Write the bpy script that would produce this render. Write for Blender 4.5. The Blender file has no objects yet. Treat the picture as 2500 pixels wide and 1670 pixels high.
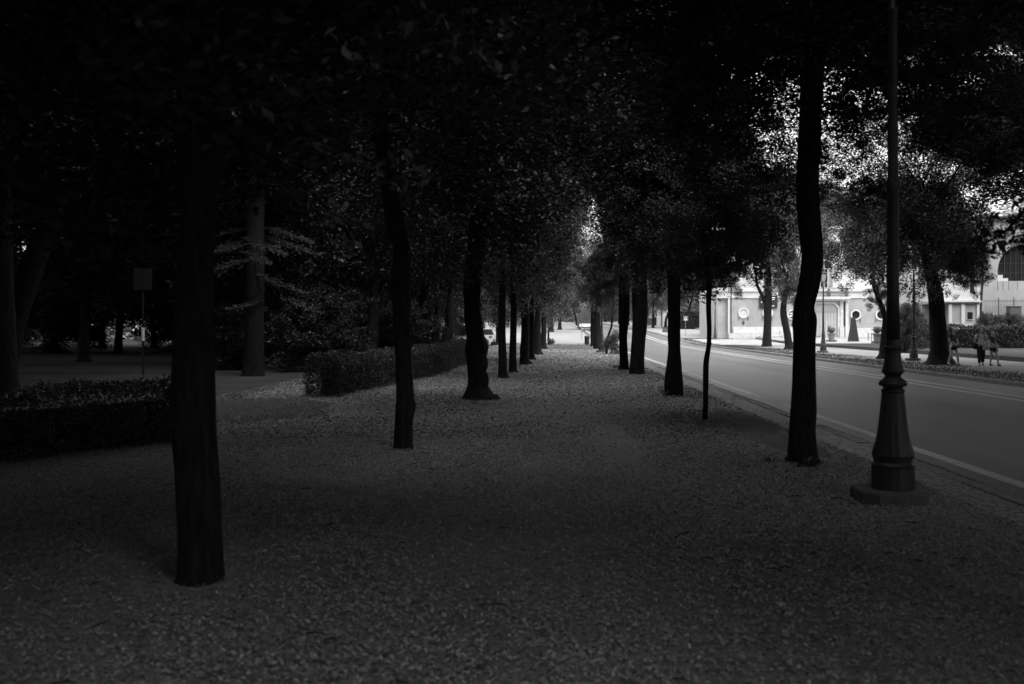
import bpy, bmesh, math, random
import numpy as np
from mathutils import Vector, Matrix

random.seed(7)
RNG = np.random.default_rng(11)
SC = bpy.context.scene
COL = SC.collection
R = math.radians

# ------------------------------------------------------------------ camera, sky, sun, exposure
H = 1.70                 # eye height
FPX = 2431.0             # focal length in photo pixels (35 mm lens, 36 mm sensor, 2500 px)
VX, VY = 1343.0, 796.0   # where the straight-ahead direction lies in the photo
cam = bpy.data.cameras.new("camera")
cam.lens = 35.0; cam.sensor_width = 36.0
cam.shift_x = (1250 - VX) / 2500.0
cam.shift_y = -(835 - VY) / 2500.0
cam.clip_start = 0.05; cam.clip_end = 3000
cam.dof.use_dof = True; cam.dof.focus_distance = 30.0; cam.dof.aperture_fstop = 2.2
camo = bpy.data.objects.new("camera", cam); COL.objects.link(camo)
camo.location = (0, 0, H); camo.rotation_euler = (R(90), 0, 0)
SC.camera = camo
SC.view_settings.view_transform = 'Standard'; SC.view_settings.look = 'None'
SC.view_settings.gamma = 1.0; SC.view_settings.use_curve_mapping = False
SC.view_settings.exposure = 0.5
SC.cycles.max_bounces = 5; SC.cycles.diffuse_bounces = 3; SC.cycles.glossy_bounces = 2
SC.cycles.use_denoising = True
SC.cycles.sample_clamp_indirect = 4.0

w = bpy.data.worlds.new("World"); SC.world = w; w.use_nodes = True
nt = w.node_tree; nt.nodes.clear()
sky = nt.nodes.new('ShaderNodeTexSky'); sky.sky_type = 'NISHITA'; sky.sun_disc = False
SUN_EL, SUN_AZ = R(50), R(145)
sky.sun_elevation = SUN_EL; sky.sun_rotation = SUN_AZ
sky.air_density = 2.0; sky.dust_density = 6.0
bw = nt.nodes.new('ShaderNodeRGBToBW')
bg1 = nt.nodes.new('ShaderNodeBackground'); bg1.inputs['Strength'].default_value = 0.05
# pale overcast layer: brighter towards the zenith, as a real overcast sky is
tc = nt.nodes.new('ShaderNodeTexCoord'); sep = nt.nodes.new('ShaderNodeSeparateXYZ')
mr = nt.nodes.new('ShaderNodeMapRange')
mr.inputs['From Min'].default_value = 0.0; mr.inputs['From Max'].default_value = 1.0
mr.inputs['To Min'].default_value = 0.48; mr.inputs['To Max'].default_value = 2.7
bg2 = nt.nodes.new('ShaderNodeBackground'); bg2.inputs['Color'].default_value = (1, 1, 1, 1)
add = nt.nodes.new('ShaderNodeAddShader'); out = nt.nodes.new('ShaderNodeOutputWorld')
L = nt.links
L.new(sky.outputs[0], bw.inputs[0]); L.new(bw.outputs[0], bg1.inputs['Color'])
L.new(tc.outputs['Generated'], sep.inputs[0]); L.new(sep.outputs['Z'], mr.inputs['Value'])
L.new(mr.outputs[0], bg2.inputs['Strength'])
L.new(bg1.outputs[0], add.inputs[0]); L.new(bg2.outputs[0], add.inputs[1]); L.new(add.outputs[0], out.inputs[0])

sl = bpy.data.lights.new("sun", 'SUN'); sl.energy = 0.9; sl.angle = R(25); sl.color = (1, 1, 1)
so = bpy.data.objects.new("sun", sl); COL.objects.link(so)
dv = Vector((math.sin(SUN_AZ) * math.cos(SUN_EL), math.cos(SUN_AZ) * math.cos(SUN_EL), math.sin(SUN_EL)))
so.rotation_euler = dv.to_track_quat('Z', 'Y').to_euler()

# ------------------------------------------------------------------ coordinates
ZP = [(-999, 0), (95, 0), (110, .28), (130, .79), (150, 1.14), (300, 2.9), (700, 5.0), (2000, 5.0)]
def zp(y):
    for (a, za), (b, zb) in zip(ZP, ZP[1:]):
        if y <= b: return za + (zb - za) * (y - a) / (b - a)
    return 5.0
def gz(x, y):
    """height of the ground"""
    z = zp(y)
    if 4.6 < x < 13.95 and y > -80: z -= .1
    if x > 22.6: z += .2
    return z
def wx(px, Y): return (px - VX) * Y / FPX
def wz(py, Y): return H + (VY - py) * Y / FPX

# ------------------------------------------------------------------ materials (the photograph is black and white: greys only)
def newmat(name):
    m = bpy.data.materials.new(name); m.use_nodes = True
    return m, m.node_tree, m.node_tree.nodes['Principled BSDF']
def g4(v): return (v, v, v, 1)
def plain(name, v, rough=.8, metal=0, var=0.0, scale=6, bump=0.0, bscale=None, spec=.3, detail=5):
    m, t, b = newmat(name)
    b.inputs['Roughness'].default_value = rough; b.inputs['Metallic'].default_value = metal
    b.inputs['Specular IOR Level'].default_value = spec
    b.inputs['Base Color'].default_value = g4(v)
    c = t.nodes.new('ShaderNodeTexCoord')
    if var:
        n = t.nodes.new('ShaderNodeTexNoise'); n.inputs['Scale'].default_value = scale; n.inputs['Detail'].default_value = detail
        n.inputs['Roughness'].default_value = .65
        r = t.nodes.new('ShaderNodeValToRGB'); r.color_ramp.elements[0].position = .3; r.color_ramp.elements[1].position = .72
        r.color_ramp.elements[0].color = g4(v * (1 - var)); r.color_ramp.elements[1].color = g4(min(.9, v * (1 + var)))
        t.links.new(c.outputs['Object'], n.inputs['Vector']); t.links.new(n.outputs['Fac'], r.inputs['Fac'])
        t.links.new(r.outputs['Color'], b.inputs['Base Color'])
    if bump:
        n2 = t.nodes.new('ShaderNodeTexNoise'); n2.inputs['Scale'].default_value = bscale or scale * 3; n2.inputs['Detail'].default_value = 6
        bm_ = t.nodes.new('ShaderNodeBump'); bm_.inputs['Strength'].default_value = bump; bm_.inputs['Distance'].default_value = .03
        t.links.new(c.outputs['Object'], n2.inputs['Vector']); t.links.new(n2.outputs['Fac'], bm_.inputs['Height'])
        t.links.new(bm_.outputs['Normal'], b.inputs['Normal'])
    return m
def leafmat(name, lo, hi, rough=.45, spec=.35):
    m, t, b = newmat(name)
    gm = t.nodes.new('ShaderNodeNewGeometry'); r = t.nodes.new('ShaderNodeValToRGB')
    r.color_ramp.elements[0].color = g4(lo); r.color_ramp.elements[1].color = g4(hi)
    t.links.new(gm.outputs['Random Per Island'], r.inputs['Fac']); t.links.new(r.outputs['Color'], b.inputs['Base Color'])
    b.inputs['Roughness'].default_value = rough; b.inputs['Specular IOR Level'].default_value = spec
    return m
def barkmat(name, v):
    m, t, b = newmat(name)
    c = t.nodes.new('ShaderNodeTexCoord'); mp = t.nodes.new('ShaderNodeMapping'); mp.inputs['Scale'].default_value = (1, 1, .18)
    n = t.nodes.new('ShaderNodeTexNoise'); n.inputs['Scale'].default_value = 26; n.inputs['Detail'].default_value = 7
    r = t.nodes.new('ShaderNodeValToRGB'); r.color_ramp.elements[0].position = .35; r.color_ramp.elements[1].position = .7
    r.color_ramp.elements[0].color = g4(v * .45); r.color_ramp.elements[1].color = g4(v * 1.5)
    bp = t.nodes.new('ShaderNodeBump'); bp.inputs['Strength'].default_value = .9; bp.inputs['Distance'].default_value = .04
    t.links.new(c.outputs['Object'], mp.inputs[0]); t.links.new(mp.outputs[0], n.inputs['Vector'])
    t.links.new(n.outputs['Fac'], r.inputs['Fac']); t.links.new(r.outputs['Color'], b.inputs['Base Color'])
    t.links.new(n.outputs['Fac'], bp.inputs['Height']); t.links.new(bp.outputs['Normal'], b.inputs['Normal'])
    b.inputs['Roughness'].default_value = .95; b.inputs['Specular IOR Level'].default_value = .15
    return m

M = {}
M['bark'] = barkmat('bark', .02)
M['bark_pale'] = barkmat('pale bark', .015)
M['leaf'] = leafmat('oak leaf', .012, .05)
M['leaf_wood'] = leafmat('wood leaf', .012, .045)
M['leaf_mid'] = leafmat('mid leaf', .03, .13)  # mid-distance crowns catch more light; that is put into this lighter leaf colour
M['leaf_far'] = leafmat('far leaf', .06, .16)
M['leaf_hedge'] = leafmat('hedge leaf', .035, .11)
M['needle'] = leafmat('cedar needle', .05, .12, .7, .2)
M['litter'] = leafmat('fallen leaf', .14, .42, .75, .2)
M['iron'] = plain('dark painted iron', .03, .45, 0, .3, 8, .15, spec=.4)
M['iron_mid'] = plain('weathered painted iron', .045, .5, 0, .3, 8, .1)
M['plinth'] = plain('dark weathered kerbstone', .1, .9, 0, .4, 7, .6, 30)
M['stone'] = plain('weathered stone', .2, .9, 0, .4, 7, .5, 30)
M['white_plaster'] = plain('white plaster', .55, .9, 0, .1, 1.2, .1, 20)
M['grey_plaster'] = plain('grey plaster', .33, .9, 0, .2, .7, .12, 20)
M['mid_plaster'] = plain('aged plaster', .36, .9, 0, .22, .5, .12, 20)
M['travertine'] = plain('pale travertine', .55, .8, 0, .16, 2.2, .15, 30)
M['door'] = plain('grey painted door', .42, .7, 0, .08, 2)
M['glass_dark'] = plain('dark window glass', .02, .12, 0, spec=.5)
M['glass_pale'] = plain('pale window blind', .8, .3, 0, .05, 3, spec=.5)  # brightness of sky in the panes is put into this white
M['lantern_glass'] = plain('lantern glass', .45, .2, 0, spec=.5)
M['curtain'] = plain('shutter grey', .35, .6)
M['terracotta'] = plain('terracotta', .2, .85, 0, .2, 6)
M['banner'] = plain('dark banner', .025, .8)
M['sign_face'] = plain('painted sign face', .16, .5)
M['white_paint'] = plain('white paint', .75, .5)
M['metal'] = plain('galvanised metal', .35, .4, .6)
M['paint_line'] = plain('worn road paint', .42, .8, 0, .4, 9)
M['body_white'] = plain('white car paint', .8, .25, 0, spec=.5)
M['rubber'] = plain('tyre rubber', .012, .8)
M['grey_glass'] = plain('tinted windscreen', .08, .15, 0, .5, .8, spec=.5)
M['lamp_lens'] = plain('headlamp lens', .5, .1, 0, spec=.6)
M['paper'] = plain('white paper', .8, .8)
M['skin'] = plain('skin', .5, .6)
M['hair_dark'] = plain('dark hair', .02, .6)
M['hair_pale'] = plain('fair hair', .25, .6)
M['cloth_dark'] = plain('dark cloth', .035, .9)
M['cloth_mid'] = plain('mid grey cloth', .09, .9, 0, .4, 14)
M['cloth_white'] = plain('white cloth', .85, .9)
M['cloth_canvas'] = plain('canvas', .5, .9)
M['box_grey'] = plain('grey street box', .1, .6)
M['plaster_wall_far'] = plain('far plaster', .45, .9, 0, .2, .6)
M['roof'] = plain('roof tiles', .15, .9, 0, .3, 3)

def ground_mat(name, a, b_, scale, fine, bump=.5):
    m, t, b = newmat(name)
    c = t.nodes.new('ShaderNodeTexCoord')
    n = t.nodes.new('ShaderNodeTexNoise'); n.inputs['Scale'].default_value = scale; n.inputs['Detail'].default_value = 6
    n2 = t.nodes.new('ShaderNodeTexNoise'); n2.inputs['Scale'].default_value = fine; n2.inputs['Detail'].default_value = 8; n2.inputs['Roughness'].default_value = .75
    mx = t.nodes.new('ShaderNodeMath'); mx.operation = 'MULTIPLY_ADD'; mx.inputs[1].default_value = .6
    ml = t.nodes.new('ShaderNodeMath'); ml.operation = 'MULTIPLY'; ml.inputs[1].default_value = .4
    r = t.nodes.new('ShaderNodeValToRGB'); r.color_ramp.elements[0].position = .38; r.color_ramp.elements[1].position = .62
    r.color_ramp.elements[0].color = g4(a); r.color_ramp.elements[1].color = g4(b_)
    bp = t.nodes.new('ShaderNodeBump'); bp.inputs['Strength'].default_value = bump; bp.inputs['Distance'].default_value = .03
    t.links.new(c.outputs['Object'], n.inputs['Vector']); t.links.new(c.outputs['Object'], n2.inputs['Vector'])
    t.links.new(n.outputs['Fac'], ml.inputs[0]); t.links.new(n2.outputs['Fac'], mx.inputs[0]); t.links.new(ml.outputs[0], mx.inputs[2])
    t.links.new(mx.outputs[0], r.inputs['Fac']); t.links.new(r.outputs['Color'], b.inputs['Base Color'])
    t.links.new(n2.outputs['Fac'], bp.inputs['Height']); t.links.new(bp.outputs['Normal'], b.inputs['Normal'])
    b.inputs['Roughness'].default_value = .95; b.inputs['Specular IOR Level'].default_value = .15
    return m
M['ground'] = ground_mat('earth and leaf litter', .14, .28, .5, 9)
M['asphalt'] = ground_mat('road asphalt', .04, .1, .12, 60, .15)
M['asphalt'].node_tree.nodes['Principled BSDF'].inputs['Roughness'].default_value = .6
M['asphalt'].node_tree.nodes['Principled BSDF'].inputs['Specular IOR Level'].default_value = .38
def streaks(m):
    t = m.node_tree; c = [n for n in t.nodes if n.type == 'TEX_COORD'][0]; mp = t.nodes.new('ShaderNodeMapping'); mp.inputs['Scale'].default_value = (7, .5, 1)
    n = [n for n in t.nodes if n.type == 'TEX_NOISE'][0]
    t.links.new(c.outputs['Object'], mp.inputs[0]); t.links.new(mp.outputs[0], n.inputs['Vector'])
    [n for n in t.nodes if n.type == 'VALTORGB'][0].color_ramp.elements[0].position = .42
streaks(M['asphalt'])
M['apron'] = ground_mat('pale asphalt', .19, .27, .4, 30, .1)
M['gravel'] = ground_mat('pale gravel', .2, .36, .7, 14, .3)
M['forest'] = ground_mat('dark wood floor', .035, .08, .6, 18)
M['bare'] = ground_mat('bare trodden earth', .16, .22, .8, 25, .2)
M['oldasphalt'] = ground_mat('old dark asphalt', .07, .11, 1.0, 40, .2)
M['grass'] = leafmat('grass blade', .035, .12, .8, .15)
M['lawn'] = ground_mat('rough lawn', .03, .07, .8, 20)

def cobble_mat():
    m, t, b = newmat('basalt cobbles')
    c = t.nodes.new('ShaderNodeTexCoord')
    v = t.nodes.new('ShaderNodeTexVoronoi'); v.inputs['Scale'].default_value = 8.5; v.feature = 'DISTANCE_TO_EDGE'
    v2 = t.nodes.new('ShaderNodeTexVoronoi'); v2.inputs['Scale'].default_value = 8.5
    r = t.nodes.new('ShaderNodeValToRGB'); r.color_ramp.elements[0].position = .02; r.color_ramp.elements[1].position = .12
    r.color_ramp.elements[0].color = g4(.06); r.color_ramp.elements[1].color = g4(.22)
    bp = t.nodes.new('ShaderNodeBump'); bp.inputs['Strength'].default_value = .8; bp.inputs['Distance'].default_value = .03
    t.links.new(c.outputs['Object'], v.inputs['Vector']); t.links.new(v.outputs['Distance'], r.inputs['Fac'])
    t.links.new(r.outputs['Color'], b.inputs['Base Color']); t.links.new(r.outputs['Color'], bp.inputs['Height'])
    t.links.new(bp.outputs['Normal'], b.inputs['Normal']); b.inputs['Roughness'].default_value = .7
    return m
M['cobbles'] = cobble_mat()

# ------------------------------------------------------------------ mesh building
ORG = {}
def tag(o, label=None, cat=None, group=None, kind=None):
    if label: o['label'] = label
    if cat: o['category'] = cat
    if group: o['group'] = group
    if kind: o['kind'] = kind
    return o
def empty(name, loc, label, cat, group=None):
    o = bpy.data.objects.new(name, None); COL.objects.link(o); o.location = loc
    o.empty_display_size = .3
    ORG[o.name] = Vector(loc)
    return tag(o, label, cat, group)

class MB:
    def __init__(s): s.v = []; s.f = []
    def add(s, vs, fs):
        n = len(s.v); s.v += [tuple(p) for p in vs]; s.f += [tuple(i + n for i in f) for f in fs]; return s
    def box(s, x0, x1, y0, y1, z0, z1):
        return s.add([(x0, y0, z0), (x1, y0, z0), (x1, y1, z0), (x0, y1, z0), (x0, y0, z1), (x1, y0, z1), (x1, y1, z1), (x0, y1, z1)],
                     [(0, 3, 2, 1), (4, 5, 6, 7), (0, 1, 5, 4), (1, 2, 6, 5), (2, 3, 7, 6), (3, 0, 4, 7)])
    def frustum(s, cx, cy, z0, z1, a0, b0, a1, b1):
        return s.add([(cx - a0, cy - b0, z0), (cx + a0, cy - b0, z0), (cx + a0, cy + b0, z0), (cx - a0, cy + b0, z0),
                      (cx - a1, cy - b1, z1), (cx + a1, cy - b1, z1), (cx + a1, cy + b1, z1), (cx - a1, cy + b1, z1)],
                     [(0, 3, 2, 1), (4, 5, 6, 7), (0, 1, 5, 4), (1, 2, 6, 5), (2, 3, 7, 6), (3, 0, 4, 7)])
    def lathe(s, cx, cy, prof, n=24, phase=0, lobes=0, lobe=0):
        vs = []; fs = []
        for r, z in prof:
            for k in range(n):
                a = 2 * math.pi * k / n + phase
                rr = r * (1 + (lobe * math.cos(lobes * a) if lobes else 0))
                vs.append((cx + rr * math.cos(a), cy + rr * math.sin(a), z))
        m = len(prof)
        for i in range(m - 1):
            for k in range(n):
                k2 = (k + 1) % n
                fs.append((i * n + k, i * n + k2, (i + 1) * n + k2, (i + 1) * n + k))
        fs.append(tuple(range(n - 1, -1, -1))); fs.append(tuple((m - 1) * n + k for k in range(n)))
        return s.add(vs, fs)
    def tube(s, pts, rad, n=8, rough=0.0, seed=0, cap=True):
        rd = random.Random(seed)
        ph = [rd.uniform(0, 6.28) for _ in range(6)]
        vs = []; fs = []
        P = [Vector(p) for p in pts]
        for i, p in enumerate(P):
            t = (P[min(i + 1, len(P) - 1)] - P[max(i - 1, 0)]).normalized()
            ref = Vector((1, 0, 0)) if abs(t.x) < .9 else Vector((0, 1, 0))
            b = t.cross(ref).normalized(); a = b.cross(t).normalized()
            for k in range(n):
                an = 2 * math.pi * k / n
                q = 1.0
                if rough:
                    q += rough * (.5 * math.sin(3 * an + ph[0] + p.z * 1.3) + .4 * math.sin(5 * an + ph[1] - p.z * 2.1) + .3 * math.sin(9 * an + ph[2]) + .35 * math.sin(p.z * 9 + ph[3] + 2 * an) + rd.uniform(-.3, .3))
                vs.append(p + (a * math.cos(an) + b * math.sin(an)) * rad[i] * q)
        m = len(P)
        for i in range(m - 1):
            for k in range(n):
                k2 = (k + 1) % n
                fs.append((i * n + k, i * n + k2, (i + 1) * n + k2, (i + 1) * n + k))
        if cap:
            fs.append(tuple(range(n - 1, -1, -1))); fs.append(tuple((m - 1) * n + k for k in range(n)))
        return s.add(vs, fs)
    def cyl(s, p0, p1, r0, r1=None, n=8): return s.tube([p0, p1], [r0, r0 if r1 is None else r1], n)
    def prism(s, poly, y0, y1):
        """poly: (x, z) counter-clockwise seen from -y"""
        n = len(poly)
        vs = [(x, y0, z) for x, z in poly] + [(x, y1, z) for x, z in poly]
        fs = [tuple(range(n)), tuple(range(2 * n - 1, n - 1, -1))] + [(i, i + n, (i + 1) % n + n, (i + 1) % n) for i in range(n)]
        return s.add(vs, fs)
    def band(s, outer, inner, y0, y1):
        """closed frame between two outlines with equal point counts"""
        n = len(outer)
        vs = [(x, y0, z) for x, z in outer] + [(x, y0, z) for x, z in inner] + [(x, y1, z) for x, z in outer] + [(x, y1, z) for x, z in inner]
        fs = []
        for i in range(n):
            j = (i + 1) % n
            fs += [(i, j, n + j, n + i), (2 * n + i, 3 * n + i, 3 * n + j, 2 * n + j), (i, 2 * n + i, 2 * n + j, j), (n + i, n + j, 3 * n + j, 3 * n + i)]
        return s.add(vs, fs)
    def build(s, name, mat, parent=None, smooth=False, **kw):
        me = bpy.data.meshes.new(name)
        off = Vector((0, 0, 0))
        if parent is not None: off = ORG[parent.name]
        me.from_pydata([(x - off.x, y - off.y, z - off.z) for x, y, z in s.v], [], s.f)
        me.materials.append(mat)
        if smooth:
            me.polygons.foreach_set('use_smooth', [True] * len(me.polygons))
        me.validate(); me.update()
        o = bpy.data.objects.new(name, me); COL.objects.link(o)
        if parent is not None: o.parent = parent
        ORG[o.name] = off
        return tag(o, **kw) if kw else o

def copy_tree(o, parent=None):
    c = o.copy(); COL.objects.link(c)
    if parent is not None: c.parent = parent
    for ch in o.children: copy_tree(ch, c)
    return c

def arc(cx, cz, r, a0, a1, n, rz=None):
    rz = rz or r
    return [(cx + r * math.cos(R(a0 + (a1 - a0) * i / n)), cz + rz * math.sin(R(a0 + (a1 - a0) * i / n))) for i in range(n + 1)]

def quads_mesh(name, C, D, S, L_, W_, mat, fold=0.0):
    """C centres, D long direction, S side direction, L_/W_ sizes: one pointed leaf (4 corners) each"""
    n = len(C)
    V = np.empty((n, 4, 3), dtype=np.float32)
    L_ = np.asarray(L_).reshape(-1, 1); W_ = np.asarray(W_).reshape(-1, 1)
    N = np.cross(D, S)
    V[:, 0] = C - D * L_ * .5
    V[:, 1] = C + S * W_ * .5 + N * W_ * fold
    V[:, 2] = C + D * L_ * .5
    V[:, 3] = C - S * W_ * .5 + N * W_ * fold
    me = bpy.data.meshes.new(name)
    me.vertices.add(4 * n); me.vertices.foreach_set('co', V.reshape(-1))
    me.loops.add(4 * n); me.loops.foreach_set('vertex_index', np.arange(4 * n, dtype=np.int32))
    me.polygons.add(n)
    me.polygons.foreach_set('loop_start', np.arange(0, 4 * n, 4, dtype=np.int32))
    me.polygons.foreach_set('loop_total', np.full(n, 4, dtype=np.int32))
    me.materials.append(mat); me.update(calc_edges=True)
    return me
def rand_frame(n, rng, up=0.6):
    """leaf frames whose normals lean upwards"""
    N = rng.normal(size=(n, 3)); N[:, 2] = np.abs(N[:, 2]) + up
    N /= np.linalg.norm(N, axis=1, keepdims=True)
    A = rng.normal(size=(n, 3)); D = A - N * np.sum(A * N, axis=1, keepdims=True)
    D /= np.linalg.norm(D, axis=1, keepdims=True)
    return D, np.cross(N, D)
def leaves_at(name, P, size, mat, rng=RNG, up=.5, ratio=.48, fold=.15):
    D, S = rand_frame(len(P), rng, up)
    l = size * rng.uniform(.65, 1.3, len(P))
    return quads_mesh(name, P.astype(np.float32), D, S, l, l * ratio, mat, fold)

# ------------------------------------------------------------------ the setting: ground, road, paths
xs = [-500, -200, -90, -50, -30, -15, -8, -4, -2, 0, 2, 3, 4, 4.6, 4.62, 9, 13.93, 13.95, 16, 19, 22.58, 22.6, 30, 45, 80, 200, 500]
ys = [-200, -60, -20, 0, 20, 50, 80, 95, 98, 102, 110, 120, 130, 140, 150, 180, 220, 300, 450, 700, 1500]
def gz_edge(x, y):
    z = zp(y)
    if 4.61 < x < 13.94: z -= .13
    if x > 22.59: z += .2
    return z
mb = MB()
mb.add([(x, y, gz_edge(x, y)) for y in ys for x in xs],
       [(j * len(xs) + i, j * len(xs) + i + 1, (j + 1) * len(xs) + i + 1, (j + 1) * len(xs) + i) for j in range(len(ys) - 1) for i in range(len(xs) - 1)])
mb.build('ground', M['ground'], kind='structure')

def sheet(name, x0, x1, y0, y1, dz, mat, step=6, wob=0, seed=0, **kw):
    n = max(1, int((y1 - y0) / step)); rd = random.Random(seed)
    Y = sorted(set([y0 + (y1 - y0) * i / n for i in range(n + 1)] + [v for v, _ in ZP if y0 < v < y1]))
    vs = []; fs = []
    for y in Y:
        a, b = x0 + rd.uniform(-wob, wob), x1 + rd.uniform(-wob, wob)
        vs += [(a, y, gz(a, y) * 0 + zp(y) + dz), (b, y, zp(y) + dz)]
    for i in range(len(Y) - 1): fs.append((2 * i, 2 * i + 1, 2 * i + 3, 2 * i + 2))
    m_ = MB().add(vs, fs); kw.setdefault('kind', 'structure')
    return m_.build(name, mat, **kw)
sheet('road', 4.63, 13.92, -80, 700, -.1, M['asphalt'])
sheet('road_edge_line', 5.24, 5.44, -80, 300, -.096, M['paint_line'])
sheet('road_centre_line', 11.28, 11.44, -80, 300, -.096, M['paint_line'])
sheet('road_centre_line', 11.9, 12.06, -80, 300, -.096, M['paint_line'])
sheet('gutter', 4.64, 4.95, -80, 300, -.095, M['oldasphalt'], wob=.03, step=1.0, seed=3)
# kerb stones along both edges of the road
M['shade_stone'] = plain('shadow toned stone', .06, .9, 0, .4, 7, .5, 30)  # far kerb face: its shadow is put into this darker stone colour
def kerb(x0, x1, y0, y1, top, bot, mat='stone'):
    k = MB(); y = y0
    rd = random.Random(int(x0 * 10))
    while y < y1:
        l = 1.2
        k.box(x0, x1, y, y + l - .012, zp(y) + bot, zp(y + l / 2) + top + rd.uniform(-.006, .006)); y += l
    return k.build('kerb', M[mat], kind='structure')
kerb(4.45, 4.625, -12, 170, .012, -.2)
kerb(13.93, 14.1, 10, 100, .012, -.2)
kerb(22.42, 22.6, 36, 100, .214, -.1, 'shade_stone')
sheet('pavement', 3.92, 4.44, -12, 95, .006, M['cobbles'], step=1.5, wob=.03, seed=5)
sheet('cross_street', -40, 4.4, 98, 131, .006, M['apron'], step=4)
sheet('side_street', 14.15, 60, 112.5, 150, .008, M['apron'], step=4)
sheet('forecourt', 14.15, 22.4, 88, 108, .02, M['gravel'], step=2, wob=.15, seed=2)
sheet('gravel_path', 17.9, 21.9, 20, 88, .008, M['apron'], step=1.3, wob=.35, seed=9)
sheet('gravel_court', 23.2, 46, 86, 109.6, .206, M['gravel'], step=3, wob=.4, seed=4)
sheet('terrace', 22.7, 60, 30, 85.5, .207, M['lawn'], step=4, wob=.05, seed=6)

def patch(name, cx, cy, rx, ry, dz, mat, seed, n=40, rough=.25):
    rd = random.Random(seed); ph = [rd.uniform(0, 6.28) for _ in range(4)]
    vs = [(cx, cy, zp(cy) + dz)]
    for k in range(n):
        a = 2 * math.pi * k / n
        q = 1 + rough * (math.sin(2 * a + ph[0]) * .5 + math.sin(3 * a + ph[1]) * .35 + math.sin(7 * a + ph[2]) * .2 + rd.uniform(-.1, .1))
        x, y = cx + rx * q * math.cos(a), cy + ry * q * math.sin(a)
        vs.append((x, y, zp(y) + dz))
    return MB().add(vs, [(0, 1 + k, 1 + (k + 1) % n) for k in range(n)]).build(name, mat, kind='structure')
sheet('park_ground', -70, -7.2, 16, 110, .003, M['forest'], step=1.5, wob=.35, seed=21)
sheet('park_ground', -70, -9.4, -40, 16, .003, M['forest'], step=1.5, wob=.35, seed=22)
patch('bare_earth', .95, 14.8, .3, 2.2, .005, M['bare'], 2)
patch('bare_earth', .4, 19.5, 1.6, 2.2, .005, M['bare'], 4)
patch('bare_earth', 3.45, 16.5, .42, 4.2, .005, M['oldasphalt'], 3, rough=.15)
patch('path_branch', -7.0, 20.5, 2.9, 2.7, .006, M['oldasphalt'], 5)
patch('park_path', -17, 52, 9, 5, .006, M['oldasphalt'], 6)
patch('park_path', -18, 39, 9, 2.6, .006, M['oldasphalt'], 16)

# ------------------------------------------------------------------ leaf crowns (shared meshes)
def crown_mesh(name, n, leaf, K, mat, seed, lo=.12, hi=.27, core=1.9, up=.5, flat=.8, ratio=.48):
    rng = np.random.default_rng(seed)
    d = rng.normal(size=(K, 3)); d /= np.linalg.norm(d, axis=1, keepdims=True)
    rad = rng.uniform(0, 1, K) ** (1 / core) * .84
    q = rng.uniform(0, 6.28, 6)
    lob = 1 + .2 * np.sin(3 * d[:, 0] * 2.2 + q[0]) * np.sin(5 * d[:, 2] + q[1]) + .16 * np.sin(6 * d[:, 1] + q[2]) + .1 * np.sin(9 * d[:, 0] + q[3])
    out_ = rng.uniform(0, 1, K) < .16
    c = d * (rad * lob)[:, None]
    cr = rng.uniform(lo, hi, K)
    if K > 60: c[out_] = d[out_] * rng.uniform(.8, 1.08, out_.sum())[:, None]; cr[out_] *= .55
    wgt = cr ** 2; wgt /= wgt.sum()
    idx = rng.choice(K, n, p=wgt)
    o = rng.normal(size=(n, 3)); o /= np.linalg.norm(o, axis=1, keepdims=True)
    o *= (rng.uniform(0, 1, n) ** .45)[:, None] * cr[idx][:, None]
    o[:, 2] *= flat
    P = c[idx] + o
    # sprays: pull leaves toward a few twig axes so the surface breaks up
    P += rng.normal(size=P.shape) * .012
    return leaves_at(name, P, leaf, mat, rng, up, ratio)
CR = {}
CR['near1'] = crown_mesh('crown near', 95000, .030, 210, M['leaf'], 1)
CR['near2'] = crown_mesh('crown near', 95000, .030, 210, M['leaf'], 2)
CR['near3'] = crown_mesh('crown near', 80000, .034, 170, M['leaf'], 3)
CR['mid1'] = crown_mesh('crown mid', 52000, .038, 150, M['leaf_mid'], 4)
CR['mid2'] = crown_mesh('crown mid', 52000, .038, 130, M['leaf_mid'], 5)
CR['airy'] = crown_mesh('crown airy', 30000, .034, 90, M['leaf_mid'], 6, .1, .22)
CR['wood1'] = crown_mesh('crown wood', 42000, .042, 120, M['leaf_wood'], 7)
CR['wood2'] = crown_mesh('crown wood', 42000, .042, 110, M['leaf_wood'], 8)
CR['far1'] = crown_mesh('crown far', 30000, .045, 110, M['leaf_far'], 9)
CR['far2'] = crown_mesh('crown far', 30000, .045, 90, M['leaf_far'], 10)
CR['shrub'] = crown_mesh('shrub leaves', 5200, .1, 60, M['leaf_hedge'], 12, .15, .35)
CR['ball'] = crown_mesh('ball leaves', 7000, .09, 60, M['leaf_hedge'], 13, .1, .2, 3.0)

CR['spray'] = crown_mesh('spray leaves', 1300, .105, 26, M['leaf'], 14, .15, .3, up=.1, ratio=.36)
CR['spray2'] = crown_mesh('spray leaves', 1500, .095, 20, M['leaf_hedge'], 15, .15, .3, up=.1, ratio=.4)
def crown(parent, key, cx, cy, zb, zt, rad, rot=None, name='crown', ry=None):
    o = bpy.data.objects.new(name, CR[key]); COL.objects.link(o); o.parent = parent
    org = ORG[parent.name]
    o.location = (cx - org.x, cy - org.y, (zb + zt) / 2 - org.z)
    o.rotation_euler = (0, 0, random.uniform(0, 6.28) if rot is None else rot)
    o.scale = (rad, ry or rad, (zt - zb) / 2)
    return o

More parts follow.
